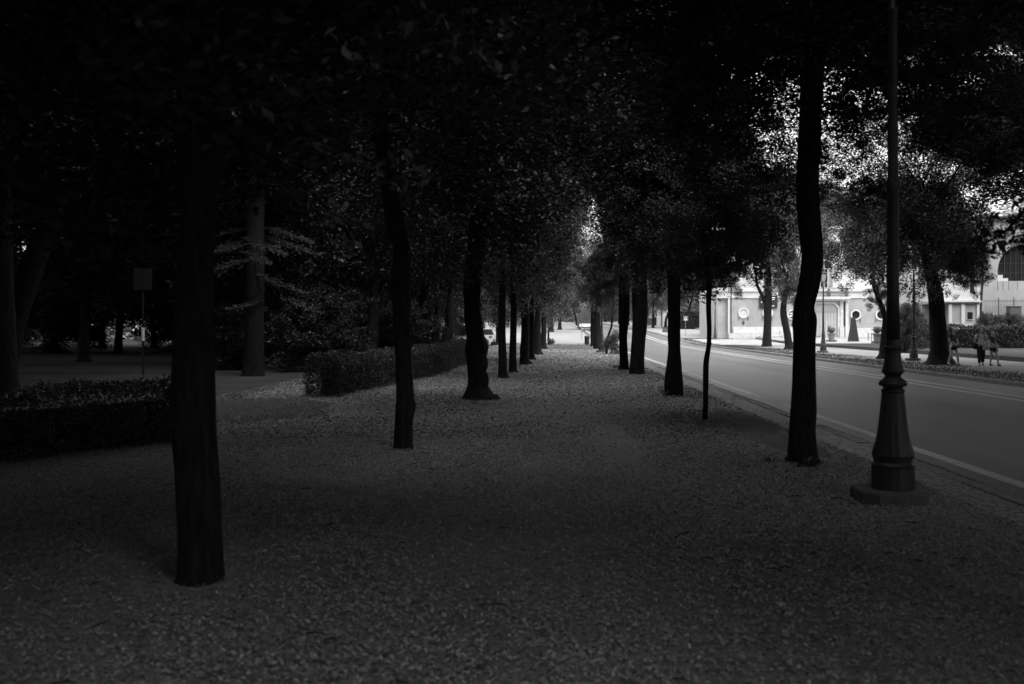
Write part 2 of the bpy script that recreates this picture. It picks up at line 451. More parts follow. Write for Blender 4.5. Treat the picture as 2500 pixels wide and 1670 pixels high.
def smooth_rows(rows, sub=4):
    out_ = []
    for i in range(len(rows) - 1):
        a, b = rows[i], rows[i + 1]
        p = rows[max(i - 1, 0)]; q = rows[min(i + 2, len(rows) - 1)]
        for k in range(sub):
            t = k / sub; t2, t3 = t * t, t ** 3
            out_.append([.5 * (2 * a[j] + (b[j] - p[j]) * t + (2 * p[j] - 5 * a[j] + 4 * b[j] - q[j]) * t2 + (3 * a[j] - p[j] - 3 * b[j] + q[j]) * t3) for j in range(len(a))])
    out_.append(list(rows[-1]))
    return out_

def tree(name, label, X, Y, rows, crowns, bark='bark', group=None, limbs=5, limb_r=.35, seed=0, cat='tree', rough=.06, n=16, spread=1.0, high=None, hr=1.25, toes=5):
    """rows: (dx, dy, height, radius) of the trunk from the ground up; crowns: (key, dx, dy, zb, zt, rad)"""
    z0 = gz(X, Y) - .01
    rd = random.Random(seed + 100)
    t = empty(name, (X, Y, z0), label, cat, group)
    rr = smooth_rows([(a, b, c, d) for a, b, c, d in rows])
    mb = MB(); base_r = min(.3, rows[0][3])
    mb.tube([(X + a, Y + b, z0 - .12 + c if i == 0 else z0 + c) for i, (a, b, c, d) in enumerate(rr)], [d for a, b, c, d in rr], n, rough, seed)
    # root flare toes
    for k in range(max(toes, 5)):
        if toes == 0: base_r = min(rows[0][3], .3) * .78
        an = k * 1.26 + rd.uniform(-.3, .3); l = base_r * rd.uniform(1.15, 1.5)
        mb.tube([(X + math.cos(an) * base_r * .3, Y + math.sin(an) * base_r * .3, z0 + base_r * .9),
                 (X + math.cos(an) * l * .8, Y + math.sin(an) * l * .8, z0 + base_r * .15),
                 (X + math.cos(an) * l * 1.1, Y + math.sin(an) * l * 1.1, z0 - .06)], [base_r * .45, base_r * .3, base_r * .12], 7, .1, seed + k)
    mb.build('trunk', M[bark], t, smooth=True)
    if crowns:
        top = rr[-1]; ch = max(c[4] for c in crowns); cb = min(c[3] for c in crowns)
        rad = max(c[5] for c in crowns)
        lm = MB()
        for k in range(limbs):
            an = 6.283 * k / limbs + rd.uniform(-.5, .5)
            i0 = rr[max(0, len(rr) - 1 - rd.randint(0, 4))]
            p0 = Vector((X + i0[0], Y + i0[1], z0 + i0[2]))
            e = Vector((X + top[0] + math.cos(an) * rad * .62 * spread, Y + top[1] + math.sin(an) * rad * .62 * spread, max(z0 + top[2] + .4, cb + (ch - cb) * rd.uniform(.35, .8))))
            mid = p0.lerp(e, .45) + Vector((rd.uniform(-.2, .2), rd.uniform(-.2, .2), rd.uniform(.1, .5)))
            r0 = i0[3] * (limb_r + .2)
            lm.tube([p0, p0.lerp(mid, .5) + Vector((0, 0, .1)), mid, mid.lerp(e, .5) + Vector((rd.uniform(-.2, .2), rd.uniform(-.2, .2), .1)), e], [r0, r0 * .8, r0 * .6, r0 * .4, r0 * .15], 7, .08, seed + k)
            for q in range(3):
                f = rd.uniform(.4, .95); b0 = mid.lerp(e, f)
                b1 = b0 + Vector((rd.uniform(-1, 1), rd.uniform(-1, 1), rd.uniform(-.2, .9))) * rad * .3
                lm.tube([b0, b0.lerp(b1, .5) + Vector((0, 0, .08)), b1], [r0 * .3, r0 * .2, r0 * .06], 5)
        lm.build('branch', M[bark], t, smooth=True)
        if high: crown(t, high, X, Y, z0 + crowns[0][4] - 2.2, z0 + crowns[0][4] + 4.5, crowns[0][5] * hr)  # extra crown added above the tree to block sky light
        for (key, dx, dy, zb, zt, cr) in crowns:
            crown(t, key, X + dx, Y + dy, z0 + zb, z0 + zt, cr)
    return t

def outline(Y, X, rows):
    """trunk rows from its silhouette: (y, x left, x right) in a 2347 px wide view of the photo"""
    k = Y / FPX / .9388; o = []
    for y, a, b in rows:
        o.append((((a + b) / 2 / .9388 - VX) * Y / FPX - X, 0, max(0, wz(y / .9388, Y)), (b - a) / 2 * k))
    return o

ROWL = 'tree row left of the path'; ROWR = 'tree row between path and road'
# left row
tree('tree', 'thick straight dark trunk nearest the camera on the left, leaf litter round its foot', -2.34, 6.65,
     outline(6.65, -2.34, [(1332, 404, 514), (1300, 408, 510), (1100, 404, 501), (950, 394, 493), (700, 403, 488), (500, 418, 490), (400, 414, 500), (330, 405, 515)]) + [(.05, 0, 3.7, .16), (.15, .1, 4.8, .1)],
     [('near1', -.3, .6, 2.5, 8.4, 3.9), ('near3', 1.2, .2, 3.3, 6.8, 2.0), ('mid1', -3.2, -1.5, 6.5, 11.5, 4.6)], group=ROWL, toes=0, seed=1, limbs=7, spread=1.0, rough=.03, n=22)  # last crown added up and to the left to shade the near ground
tree('tree', 'slender leaning trunk with a knob low down, second of the left row', -2.02, 13.73,
     outline(13.73, -2.02, [(1031, 901, 948), (1010, 903, 946), (960, 905, 947), (930, 906, 953), (905, 908, 949), (800, 905, 942), (650, 897, 939), (560, 900, 936), (510, 884, 928), (450, 876, 914)]) + [(-.35, 0, 4.8, .1), (-.3, 0, 6, .07)],
     [('near2', .2, 0, 3.6, 9.4, 4.1)], group=ROWL, high='mid2', toes=0, seed=2, rough=.03, n=20)
tree('tree', 'gnarled lumpy trunk with wide flared roots beside the hedge', -1.66, 23.1,
     outline(23.1, -1.66, [(918, 1047, 1146), (908, 1058, 1132), (885, 1071, 1117), (868, 1074, 1118), (850, 1071, 1112), (832, 1069, 1118), (812, 1068, 1111), (795, 1066, 1117), (770, 1068, 1110), (740, 1066, 1106), (700, 1064, 1102), (650, 1064, 1104)]) + [(0, 0, 4.2, .2), (.1, 0, 5.5, .1)],
     [('near3', -.2, 0, 2.4, 9.4, 3.6)], group=ROWL, high='mid1', seed=3, rough=.1, n=20)
def simple_rows(rad, hf, lean=0, flare=1.5, wig=.04, seed=0):
    rd = random.Random(seed)
    o = [(0, 0, 0, rad * flare), (0, 0, .25, rad * 1.12), (0, 0, .8, rad)]
    z = 1.6
    while z < hf:
        o.append((lean * z + rd.uniform(-wig, wig), rd.uniform(-wig, wig), z, rad * (1 - .05 * z))); z += .8
    o += [(lean * hf, 0, hf, rad * .8), (lean * hf * 1.2, 0, hf * 1.35, rad * .5), (lean * hf * 1.3, 0, hf * 1.8, rad * .2)]
    return o
tree('tree', 'thin trunk just right of the flared gnarled tree', -1.55, 32.4, simple_rows(.135, 2.9, 0, 1.2, seed=4), [('mid1', -.2, 0, 2.9, 9, 2.9)], group=ROWL, seed=4)
tree('tree', 'thin straight trunk between the slim and the stout trunks of the left row', -1.35, 36.3, simple_rows(.13, 2.9, 0, 1.15, seed=5), [('mid2', -.3, 0, 2.7, 9.6, 3.0), ('mid1', 0, 0, 6, 15, 3.3)], group=ROWL, seed=5)
tree('tree', 'stout short trunk with a dark notch, sixth of the left row', -1.12, 44, simple_rows(.2, 2.6, 0, 1.2, seed=6), [('mid1', 0, 0, 2.2, 8.6, 2.7), ('mid2', 2.4, 0, 7.6, 16, 3.4), ('mid2', -.4, 0, 7.0, 14, 3.0)], group=ROWL, seed=6)
for i, (px, py, r_, lab) in enumerate([(1298, 878, .15, 'dark trunk just behind the stout notched one in the left row'),
                                       (1313, 866, .2, 'broad dark trunk in the bunched middle of the left row'),
                                       (1327, 852, .2, 'low broad trunk near the far end of the left row'),
                                       (1339, 841, .09, 'thin last trunk of the left row beside a bright street')]):
    Y = 4133 / (py - 796); X = wx(px, Y)
    tree('tree', lab, X, Y, simple_rows(r_, 2.4, 0, 1.2, seed=20 + i), [(['mid1', 'mid2', 'far1', 'far2'][i], -.6 if i < 3 else -1.0, 0, [1.9, 1.7, 1.4, .9][i], 8 + i * .7, 2.9)] + ([('mid2', 1.0, 0, 5 + i * 1.2, 10 + i * 1.4, 2.2 + i * .25)] if i < 2 else []), group=ROWL, seed=7 + i)
crown([o for o in COL.objects if o.get('label', '').startswith('broad dark trunk in the bunched')][0], 'mid1', 1.95, 59, 8.4, 13.5, 2.4)
# right row; wide high crowns over the road added to shade it
tree('tree', 'tall bowed dark trunk at the kerb beside the near lamp post', 3.14, 12.4,
     outline(12.4, 3.14, [(1063, 1800, 1878), (1045, 1804, 1874), (985, 1808, 1868), (935, 1812, 1870), (800, 1818, 1868), (735, 1816, 1872), (700, 1820, 1866), (640, 1832, 1881), (580, 1838, 1886), (510, 1829, 1882), (430, 1825, 1876), (340, 1829, 1880), (240, 1833, 1884), (150, 1838, 1890)]) + [(.3, .1, 6.3, .13), (.35, .1, 7.4, .08)],
     [('near2', -.1, .3, 4.6, 9.6, 3.8), ('near1', 1.2, -1.2, 4.9, 9.6, 3.9), ('airy', -1.0, .2, 3.6, 5.6, 1.4), ('airy', 1.2, .5, 4.0, 5.8, 1.1), ('airy', 2.3, 1.2, 4.3, 6.0, 1.5), ('mid2', 4.8, 0, 8.2, 13, 5.5)], group=ROWR, high='mid1', hr=1.6, toes=0, seed=21, rough=.03, n=20)
tree('sapling', 'thin crooked young tree trunk standing alone near the kerb', 2.8, 18.05,
     outline(18.05, 2.8, [(963, 1609, 1622), (930, 1611, 1623), (880, 1611, 1624), (830, 1612, 1625), (790, 1619, 1630), (750, 1620, 1631), (700, 1618, 1630), (640, 1619, 1631)]) + [(0, 0, 3.2, .03), (0, 0, 4.2, .015)],
     [('airy', .25, .3, 2.4, 5.6, 1.9), ('airy', .15, 0, 2.2, 4.2, 1.25)], toes=0, seed=22, rough=.03, n=10, cat='tree', limb_r=.3)
tree('tree', 'trunk widening at its foot between the thin sapling and the paired trunks', 3.03, 24.3,
     outline(24.3, 3.03, [(908, 1521, 1568), (898, 1524, 1567), (868, 1523, 1566), (842, 1527, 1563), (805, 1531, 1560), (760, 1530, 1559), (690, 1530, 1559), (650, 1530, 1560)]) + [(0, 0, 4.2, .14), (0, 0, 6, .08)],
     [('near3', .4, 0, 2.2, 7.8, 2.7), ('mid1', -.4, 0.6, 3.6, 9.5, 2.4), ('mid2', 2.8, 0, 7.6, 13, 5.6)], group=ROWR, toes=0, seed=23, rough=.05)
tree('tree', 'thickest trunk of the right row, the right one of the close pair', 3.07, 35,
     outline(35, 3.07, [(860, 1442, 1480), (845, 1443, 1478), (800, 1446, 1478), (740, 1449, 1483), (690, 1448, 1484)]) + [(0, 0, 4.6, .25), (0, 0, 6.5, .1)],
     [('mid2', .6, 0, 2.5, 9.6, 2.6), ('mid1', -.3, 0, 6.2, 16, 3.9), ('mid2', 4.5, 0, 10.2, 16, 5.2), ('airy', -.9, 0, 2.4, 5, 1.2)], group=ROWR, toes=0, seed=24, rough=.04)
tree('tree', 'left one of the close pair of trunks in the right row', 2.86, 38.6,
     outline(38.6, 2.86, [(849, 1419, 1442), (820, 1420, 1440), (770, 1419, 1438), (700, 1418, 1444)]) + [(0, 0, 4.6, .16), (0, 0, 6.5, .08)],
     [('mid1', .5, 0, 2.5, 9.2, 2.1), ('airy', -.9, 0, 2.2, 4.8, 1.0)], group=ROWR, seed=25, rough=.04)
tree('sapling', 'thin leaning young stem beside a leafy bush on the kerb', 3.45, 60.8, simple_rows(.07, 2.0, .16, 1.2, seed=26), [('airy', .6, 0, 2.0, 5.2, 1.4)], seed=26, n=8)
tree('tree', 'dark trunk standing behind the small lamp post down the path', 3.5, 73.8, simple_rows(.26, 2.4, 0, 1.1, seed=27), [('mid2', .5, 0, 2.2, 8.2, 2.9)], group=ROWR, seed=27)
tree('tree', 'last trunk of the right row, next to the litter bin', 3.55, 82.6, simple_rows(.2, 2.8, 0, 1.15, seed=28), [('mid1', .2, 0, 2.5, 9.0, 3.6), ('airy', 1.4, 0, 1.9, 4.5, 1.6)], group=ROWR, seed=28)
# row trees out of frame, crowns added for shade, gap left to light path
OFF = 'row trees beside and behind the camera'
for i, (x, y, zb, zt, rr_) in enumerate([(3.5, 4.6, 4.3, 9.5, 4.2), (4.2, -3, 3.5, 9, 2.8), (3.3, -9, 3.2, 9, 4.3), (-2.3, .2, 4.0, 9, 4.1), (-2.6, -8, 3.2, 9, 4.2), (-2.7, -15, 3, 9, 4.3), (3.4, -16, 3, 9, 4.3)]):
    tree('tree', 'dark tree of the two rows, its crown added over the camera for shade', x, y, simple_rows(.2, zb, 0, seed=40 + i), [(['near1', 'near2', 'near3'][i % 3], 0, 0, zb, zt, rr_)], group=OFF, seed=40 + i, n=12, high='mid2' if i in (3, 4, 5, 6) else None, hr=1.5)
# trees across the road
ACR = 'trees on the verge across the road'
def leaner(pts): return [(a, 0, z, r) for a, z, r in pts]
tree('tree', 'massive dark trunk with flared roots beside the walkers across the road', 17.2, 44,
     [(.03, 0, 0, .75), (.03, 0, .15, .62), (.02, 0, .35, .5), (0, 0, .8, .4), (-.05, 0, 1.6, .36), (-.1, 0, 2.4, .34), (-.15, 0, 3.0, .33), (-.3, 0, 3.8, .27), (-.6, 0, 4.9, .2), (-1.0, 0, 6.4, .12), (-1.0, 0, 8, .06)],
     [('mid1', -7.5, -2, 12.2, 17, 6.0), ('mid1', -1.2, 0, 2.9, 11.0, 3.5), ('mid2', .8, .2, 2.6, 7.8, 2.2), ('airy', 1.3, 0, 3.1, 6.0, 1.2)], group=ACR, seed=51, limbs=8, rough=.05)  # first crown added high over the road to shade it
tree('tree', 'slim verge tree half hidden behind the near lamp post', 17.25, 51.6, [(0, 0, 0, .26), (0, 0, .4, .19), (.05, 0, 1.4, .15), (.1, 0, 2.2, .14), (-.25, 0, 3.2, .13), (-.5, 0, 4.2, .11), (-.5, 0, 6, .05)],
     [('mid2', -.8, 0, 3.0, 9.5, 2.6), ('airy', -.1, 0, 2.2, 4.2, 1.0)], group=ACR, seed=52)
tree('tree', 'tree leaning left in front of the round windows of the villa', 17.4, 72.5, [(.1, 0, 0, .42), (0, 0, .3, .3), (-.15, 0, 1.3, .26), (-.4, 0, 2.6, .24), (-.35, 0, 3.6, .2), (-.05, 0, 5, .15), (0, 0, 7, .06)],
     [('mid1', -.2, 0, 3.6, 12.8, 2.7), ('airy', .3, 0, 2.9, 5.6, 1.5)], group=ACR, seed=53)
tree('tree', 'forked upright trunk in front of the dark banner on the villa', 18.0, 82.6, [(0, 0, 0, .45), (0, 0, .5, .38), (.03, 0, 1.8, .32), (.05, 0, 3.2, .33), (.1, 0, 4.4, .3), (.15, 0, 6, .2), (.1, 0, 8.5, .08)],
     [('mid2', -.5, 0, 5.0, 15.6, 3.9), ('airy', 1.2, 0, 3.6, 6.8, 1.8), ('mid1', 3.6, 0, 8.5, 15, 2.6)], group=ACR, seed=54)
lm = MB(); lm.tube([(18.02, 82.6, 3.3), (17.6, 82.6, 4.2), (17.2, 82.6, 5.0), (17.0, 82.6, 6.6)], [.16, .15, .13, .07], 8, .05, 3)
lm.build('branch', M['bark'], bpy.data.objects[[o.name for o in COL.objects if o.get('label', '').startswith('forked upright')][0]], smooth=True)
for i, (x, y, zb, zt, rr_) in enumerate([(17.6, 33.5, 5.9, 13, 5.4), (17.3, 24.5, 5.2, 13, 5.6), (17.3, 14, 4.5, 13, 5.8), (17.3, 4, 4, 13, 5.8), (17.3, -7, 4, 13, 5.8), (27, 28, 4.5, 15, 6), (27, 16, 3, 14, 6), (27, 4, 3, 14, 6), (36, 34, 3, 14, 7), (36, 20, 2, 14, 7), (24.5, 40, 7.2, 15, 5.2)]):  # most stand out of frame, added to shade the near road
    tree('tree', 'large verge tree across the road at the right, dark crown added to shade the road', x, y, simple_rows(.38, zb, 0, seed=60 + i), [(['near1', 'near2', 'near3'][i % 3], 0, 0, zb, zt, rr_)] + ([('mid1', -7.0, 2, 9.5, 14, 6.0)] if x < 18 and y < 30 else [('mid1', 3, 2, 8.5, 15, 6.0)] if y > 45 else []), group='big verge trees at the right edge', seed=60 + i, high='mid2', hr=1.55)
tree('tree', 'broad tree showing above the roof of the villa', 34.6, 130, simple_rows(.4, 6, seed=68), [('far1', 0, 0, 7, 22, 6.5)], seed=68)
tree('tree', 'tree behind the villa roof further right', 48, 130, simple_rows(.4, 6, seed=69), [('mid2', 0, 0, 6, 20, 7)], seed=69)
tree('tree', 'tree right of the road lamps whose crown shows above the arched building', 26.5, 50, simple_rows(.4, 7, seed=67), [('mid2', -4.2, 0, 7.8, 15, 4.8), ('mid1', 0, 0, 8.3, 15, 5)], seed=67)
# far trees down the avenue
for i, (x, y, zb, zt, rr_, k) in enumerate([(-6.5, 96, .8, 9, 3.4, 'far1'), (-4.6, 88, 1.5, 10, 3.0, 'far2')]):
    tree('tree', ['pale leafy tree hanging over the far end of the path', 'pale leafy tree just beyond the last trunks of the left row'][i], x, y, simple_rows(.2, 2, seed=70 + i), [(k, 0, 0, zb, zt, rr_)], seed=70 + i)
tree('tree', 'short thick trunk under a dark rounded crown beyond the cross street', 1.45, 150, simple_rows(.28, 2.2, .02, 1.4, seed=72), [('mid2', -.6, 0, 1.4, 9, 2.9)], seed=72)
tree('tree', 'tall tree whose crown closes the view over the far end of the path', .2, 136, simple_rows(.3, 5, seed=75), [('far2', 1.8, 0, 5.2, 14.5, 4.0), ('far1', -3, 0, 3.5, 14, 4.0)], seed=75)
FAR = 'trees lining the far end of the avenue'
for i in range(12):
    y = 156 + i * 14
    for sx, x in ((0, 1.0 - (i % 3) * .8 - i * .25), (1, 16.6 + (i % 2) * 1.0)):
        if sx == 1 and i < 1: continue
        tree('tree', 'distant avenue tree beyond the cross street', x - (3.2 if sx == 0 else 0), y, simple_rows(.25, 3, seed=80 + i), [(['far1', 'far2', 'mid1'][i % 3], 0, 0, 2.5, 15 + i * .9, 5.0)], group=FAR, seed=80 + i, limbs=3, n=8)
tree('tree', 'bare leaning trunk by a thin pole at the far bend of the road', wx(1411, 210), 212, [(0, 0, 0, .32), (-.8, 0, 3, .26), (-1.9, 0, 6, .2), (-3.2, 0, 9, .1)], [('far2', -2.5, 0, 6, 13, 4)], seed=98, limbs=3)

# ------------------------------------------------------------------ left wood
WOOD = 'dark trees of the left wood'
tree('cedar', 'tall furrowed cedar trunk with feathery pale sprays, left of the hedge end', -10.1, 33.9,
     [(0, 0, 0, .4), (0, 0, .4, .35), (.03, 0, 2, .32), (.06, 0, 4.5, .3), (.1, 0, 7, .27), (.1, 0, 10, .2), (.1, 0, 14, .08)], [('wood1', 0, 0, 6.2, 15, 4.2)], bark='bark_pale', seed=101, limbs=6, rough=.06)
cedar = [o for o in COL.objects if o.name.startswith('cedar')][0]
rngc = np.random.default_rng(5)
Cs, Ds, Ss, Ls = [], [], [], []
brm = MB()
for (px, py, dY, l, an) in [(548, 610, -.8, 1.5, 3.1), (560, 648, -.9, 2.0, 3.3), (640, 600, -1.0, 1.7, .2), (700, 596, -.4, 2.2, .1), (670, 690, -.6, 2.0, -.1), (720, 740, .2, 1.8, .15), (590, 590, .4, 1.2, 2.9), (620, 630, -1.2, 1.3, .4), (545, 570, .4, 1.6, 3.0), (690, 568, .2, 2.0, .2), (600, 745, -.7, .9, 3.3)]:
    Y = 33.9 + dY; c0 = Vector((wx(px, Y), Y, wz(py, Y)))
    tip = Vector((math.cos(an) * l * .55, -.5, -.18 * l))
    a = c0 - tip * .9; b = c0 + tip
    brm.tube([(-10.05, 33.9, a.z + .1), a, c0 + Vector((0, 0, .08)), b], [.05, .035, .02, .006], 6)
    for q in range(90):
        f = rngc.uniform(-.7, 1.0); p = c0 + tip * f; side = (1 if q % 2 else -1)
        wdt = l * .32 * (1 - .6 * max(f, 0)) * rngc.uniform(.3, 1)
        d = Vector((rngc.uniform(.1, .9) * (1 if tip.x > 0 else -1), side * rngc.uniform(-.3, .6), rngc.uniform(-.35, .12))).normalized()
        for s_ in range(7):
            pp = p + d * wdt * (s_ / 6) + Vector(rngc.normal(size=3)) * .015
            Cs.append(pp); Ds.append((d + Vector(rngc.normal(size=3)) * .5).normalized()); Ls.append(.085)
Cs = np.array(Cs); Ds = np.array(Ds); Ss = np.cross(Ds, rngc.normal(size=Ds.shape)); Ss /= np.linalg.norm(Ss, axis=1, keepdims=True)
me = quads_mesh('cedar sprays', (Cs - np.array(ORG[cedar.name])).astype(np.float32), Ds, Ss, np.array(Ls), np.array(Ls) * .22, M['needle'])
o = bpy.data.objects.new('needle_sprays', me); COL.objects.link(o); o.parent = cedar
brm.build('branch', M['bark'], cedar, smooth=True)
tree('tree', 'huge dark leaning tree at the left edge behind the hedge', -14.8, 26.8,
     [(0, 0, 0, .5), (.05, 0, .5, .4), (.3, 0, 1.6, .33), (.75, 0, 3, .3), (1.2, 0, 4.2, .27), (1.6, 0, 5.5, .22), (1.7, 0, 8, .12)],
     [('wood1', .8, 0, 4.0, 13, 5.0), ('wood2', -2.4, -1, 2.0, 9, 3.2)], seed=102, limbs=7)
tree('tree', 'straight dark trunk standing behind the long hedge', wx(1036, 50), 50, simple_rows(.22, 3.4, 0, 1.3, seed=103), [('wood2', 0, 0, 3.2, 12, 3.6)], seed=103)
tree('tree', 'pair member, leaning trunk behind the far part of the hedge', wx(1083, 55), 55, simple_rows(.22, 3.0, .12, 1.3, seed=104), [('wood1', 0, 0, 3.0, 12, 3.6)], seed=104)
tree('tree', 'slim upright trunk behind the hedge next to the leaning one', wx(1100, 62), 62, simple_rows(.16, 3.0, .03, 1.3, seed=105), [('wood2', 0, 0, 3.0, 12, 3.4)], seed=105)
rw = random.Random(4)
spots = [(-9.5, 12.5, 4.5, 12, 4.6), (-9.5, 5, 4, 12, 4.8), (-9.5, -4, 4, 12, 4.8), (-17, 12, 4, 13, 5.5), (-17, 1, 4, 13, 5.5), (-11.5, 21, 5.0, 13, 4.8), (-7.2, 40, 2.4, 12, 3.8), (-13, 43, 1.6, 12, 4.4),
         (-19.5, 35, 3.2, 13, 5.0), (-24, 22, 3, 13, 5.5), (-22, 47, 2.0, 12, 4.8), (-30, 38, 1.2, 13, 5.5), (-17, 56, 2.2, 13, 5.5), (-26, 60, 1.6, 14, 6), (-10, 54, 1.2, 13, 4.6), (-7.5, 66, 1.4, 12, 4.0), (-9, 78, 1, 13, 4.6),
         (-36, 54, .8, 14, 7), (-38, 30, 1, 14, 6), (-16, 70, .5, 14, 6), (-26, 76, .4, 15, 7), (-12, 90, 1, 14, 5.5), (-22, 92, .2, 15, 7), (-36, 80, .2, 15, 8), (-48, 64, .2, 15, 8), (-14, -10, 3.5, 12, 5.5), (-8, -20, 2, 12, 5.5), (0, -24, 2, 12, 5.5), (9, -24, 3, 13, 5.5), (-24, -6, 2, 13, 6.5), (-30, 8, 2, 13, 6.5), (-20, -18, 2, 13, 6.5), (-36, 20, 1, 13, 7), (-46, 44, .3, 14, 7), (-45, 10, .5, 14, 7), (-6.2, 1.0, 4.2, 12, 4.6), (-5.5, -4, 3.6, 12, 4.8), (-7.5, 7.5, 4.6, 12, 4.6), (-6.4, -7, 3.6, 12, 4.2)] + [(rw.uniform(-62, -9), rw.uniform(58, 100), rw.uniform(.6, 2.5), 14, 6) for _ in range(16)]  # spots beside and behind the camera added out of view to darken the left
for i, (x, y, zb, zt, rr_) in enumerate(spots):
    tree('tree', 'dark wood tree with a heavy leafy crown, left of the path', x, y, simple_rows(.24, max(2.6, zb), rw.uniform(-.05, .05), seed=120 + i), [(['wood1', 'wood2'][i % 2], 0, 0, zb, zt, rr_)], group=WOOD, seed=120 + i, limbs=4, n=10, high='wood1', hr=1.5)
def shrub(name, label, X, Y, rx, rz, key='shrub', group=None, stems=5, ry=None, z0=None, lift=.0):
    z0 = gz(X, Y) if z0 is None else z0
    t = empty(name, (X, Y, z0), label, 'shrub', group)
    m_ = MB(); rd = random.Random(int(X * 10 + Y))
    for k in range(stems):
        a = rd.uniform(0, 6.28)
        m_.tube([(X + math.cos(a) * .04, Y + math.sin(a) * .04, z0 - .03), (X + math.cos(a) * rx * .25, Y + math.sin(a) * rx * .25, z0 + rz * .6), (X + math.cos(a) * rx * .6, Y + math.sin(a) * rx * .6, z0 + rz * 1.3)], [.02, .015, .006], 5)
    m_.build('stem', M['bark'], t)
    crown(t, key, X, Y, z0 + lift - .25 * rz, z0 + 2 * rz, rx, name='foliage', ry=ry)
    return t
US = 'dark undergrowth bushes at the back of the wood'
for i, (x, y, rx, rz) in enumerate([(-8.6, 37.5, 2.4, 1.7), (-12.2, 39, 2.2, 1.5), (-6.8, 45, 2.0, 1.5), (-15.5, 47, 2.2, 1.6), (-10, 47, 3, 2), (-24, 66, 4, 2.2), (-17, 64, 3.4, 2.0), (-31, 62, 4, 2.4), (-11, 62, 3, 1.8), (-38, 62, 4.5, 2.6), (-7, 75, 2, 1.6), (-19, 84, 4, 2.5), (-12, 84, 3, 2.0), (-28, 84, 5, 2.5), (-45, 50, 5, 2.5), (-44, 75, 6, 3)]):
    o = shrub('bush', 'dark bush of the undergrowth between the trunks of the left wood', x, y, rx, rz, 'wood1' if i % 2 else 'wood2', US)
# distant mass closing the horizon
def far_mass(name, x0, x1, y0, y1, hgt, n, seed, label, leaf=.7):
    rng = np.random.default_rng(seed)
    P = np.empty((n, 3)); P[:, 0] = rng.uniform(x0, x1, n); P[:, 1] = rng.uniform(y0, y1, n)
    hh = hgt * (.72 + .18 * np.sin(P[:, 0] * .33 + P[:, 1] * .1) + .1 * np.sin(P[:, 0] * 1.1))
    P[:, 2] = rng.uniform(0, 1, n) * hh + zp((y0 + y1) / 2) - .3
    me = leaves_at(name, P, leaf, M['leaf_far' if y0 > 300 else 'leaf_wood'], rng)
    o = bpy.data.objects.new(name, me); COL.objects.link(o)
    return tag(o, label, 'wood', kind='stuff')
far_mass('distant_wood', -160, -16, 102, 135, 13, 60000, 31, 'dense dark wood closing the view behind the left trees')
far_mass('distant_wood', -75, -55, -70, 110, 15, 50000, 35, 'dark wood added far out on the left to block light')  # added screen against light leaking in from the left
far_mass('distant_wood', -75, 60, -70, -50, 15, 50000, 36, 'unseen dark wood added behind the camera to block light')  # added out of view to stop light from behind
far_mass('distant_wood', 45, 62, -70, 62, 15, 60000, 37, 'unseen dark wood added far out on the right to block light')  # added out of view to keep side light off the near road
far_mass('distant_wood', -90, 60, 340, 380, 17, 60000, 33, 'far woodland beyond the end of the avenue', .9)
far_mass('distant_wood', 14, 120, 340, 380, 14, 30000, 34, 'far woodland behind the bend of the road', .9)

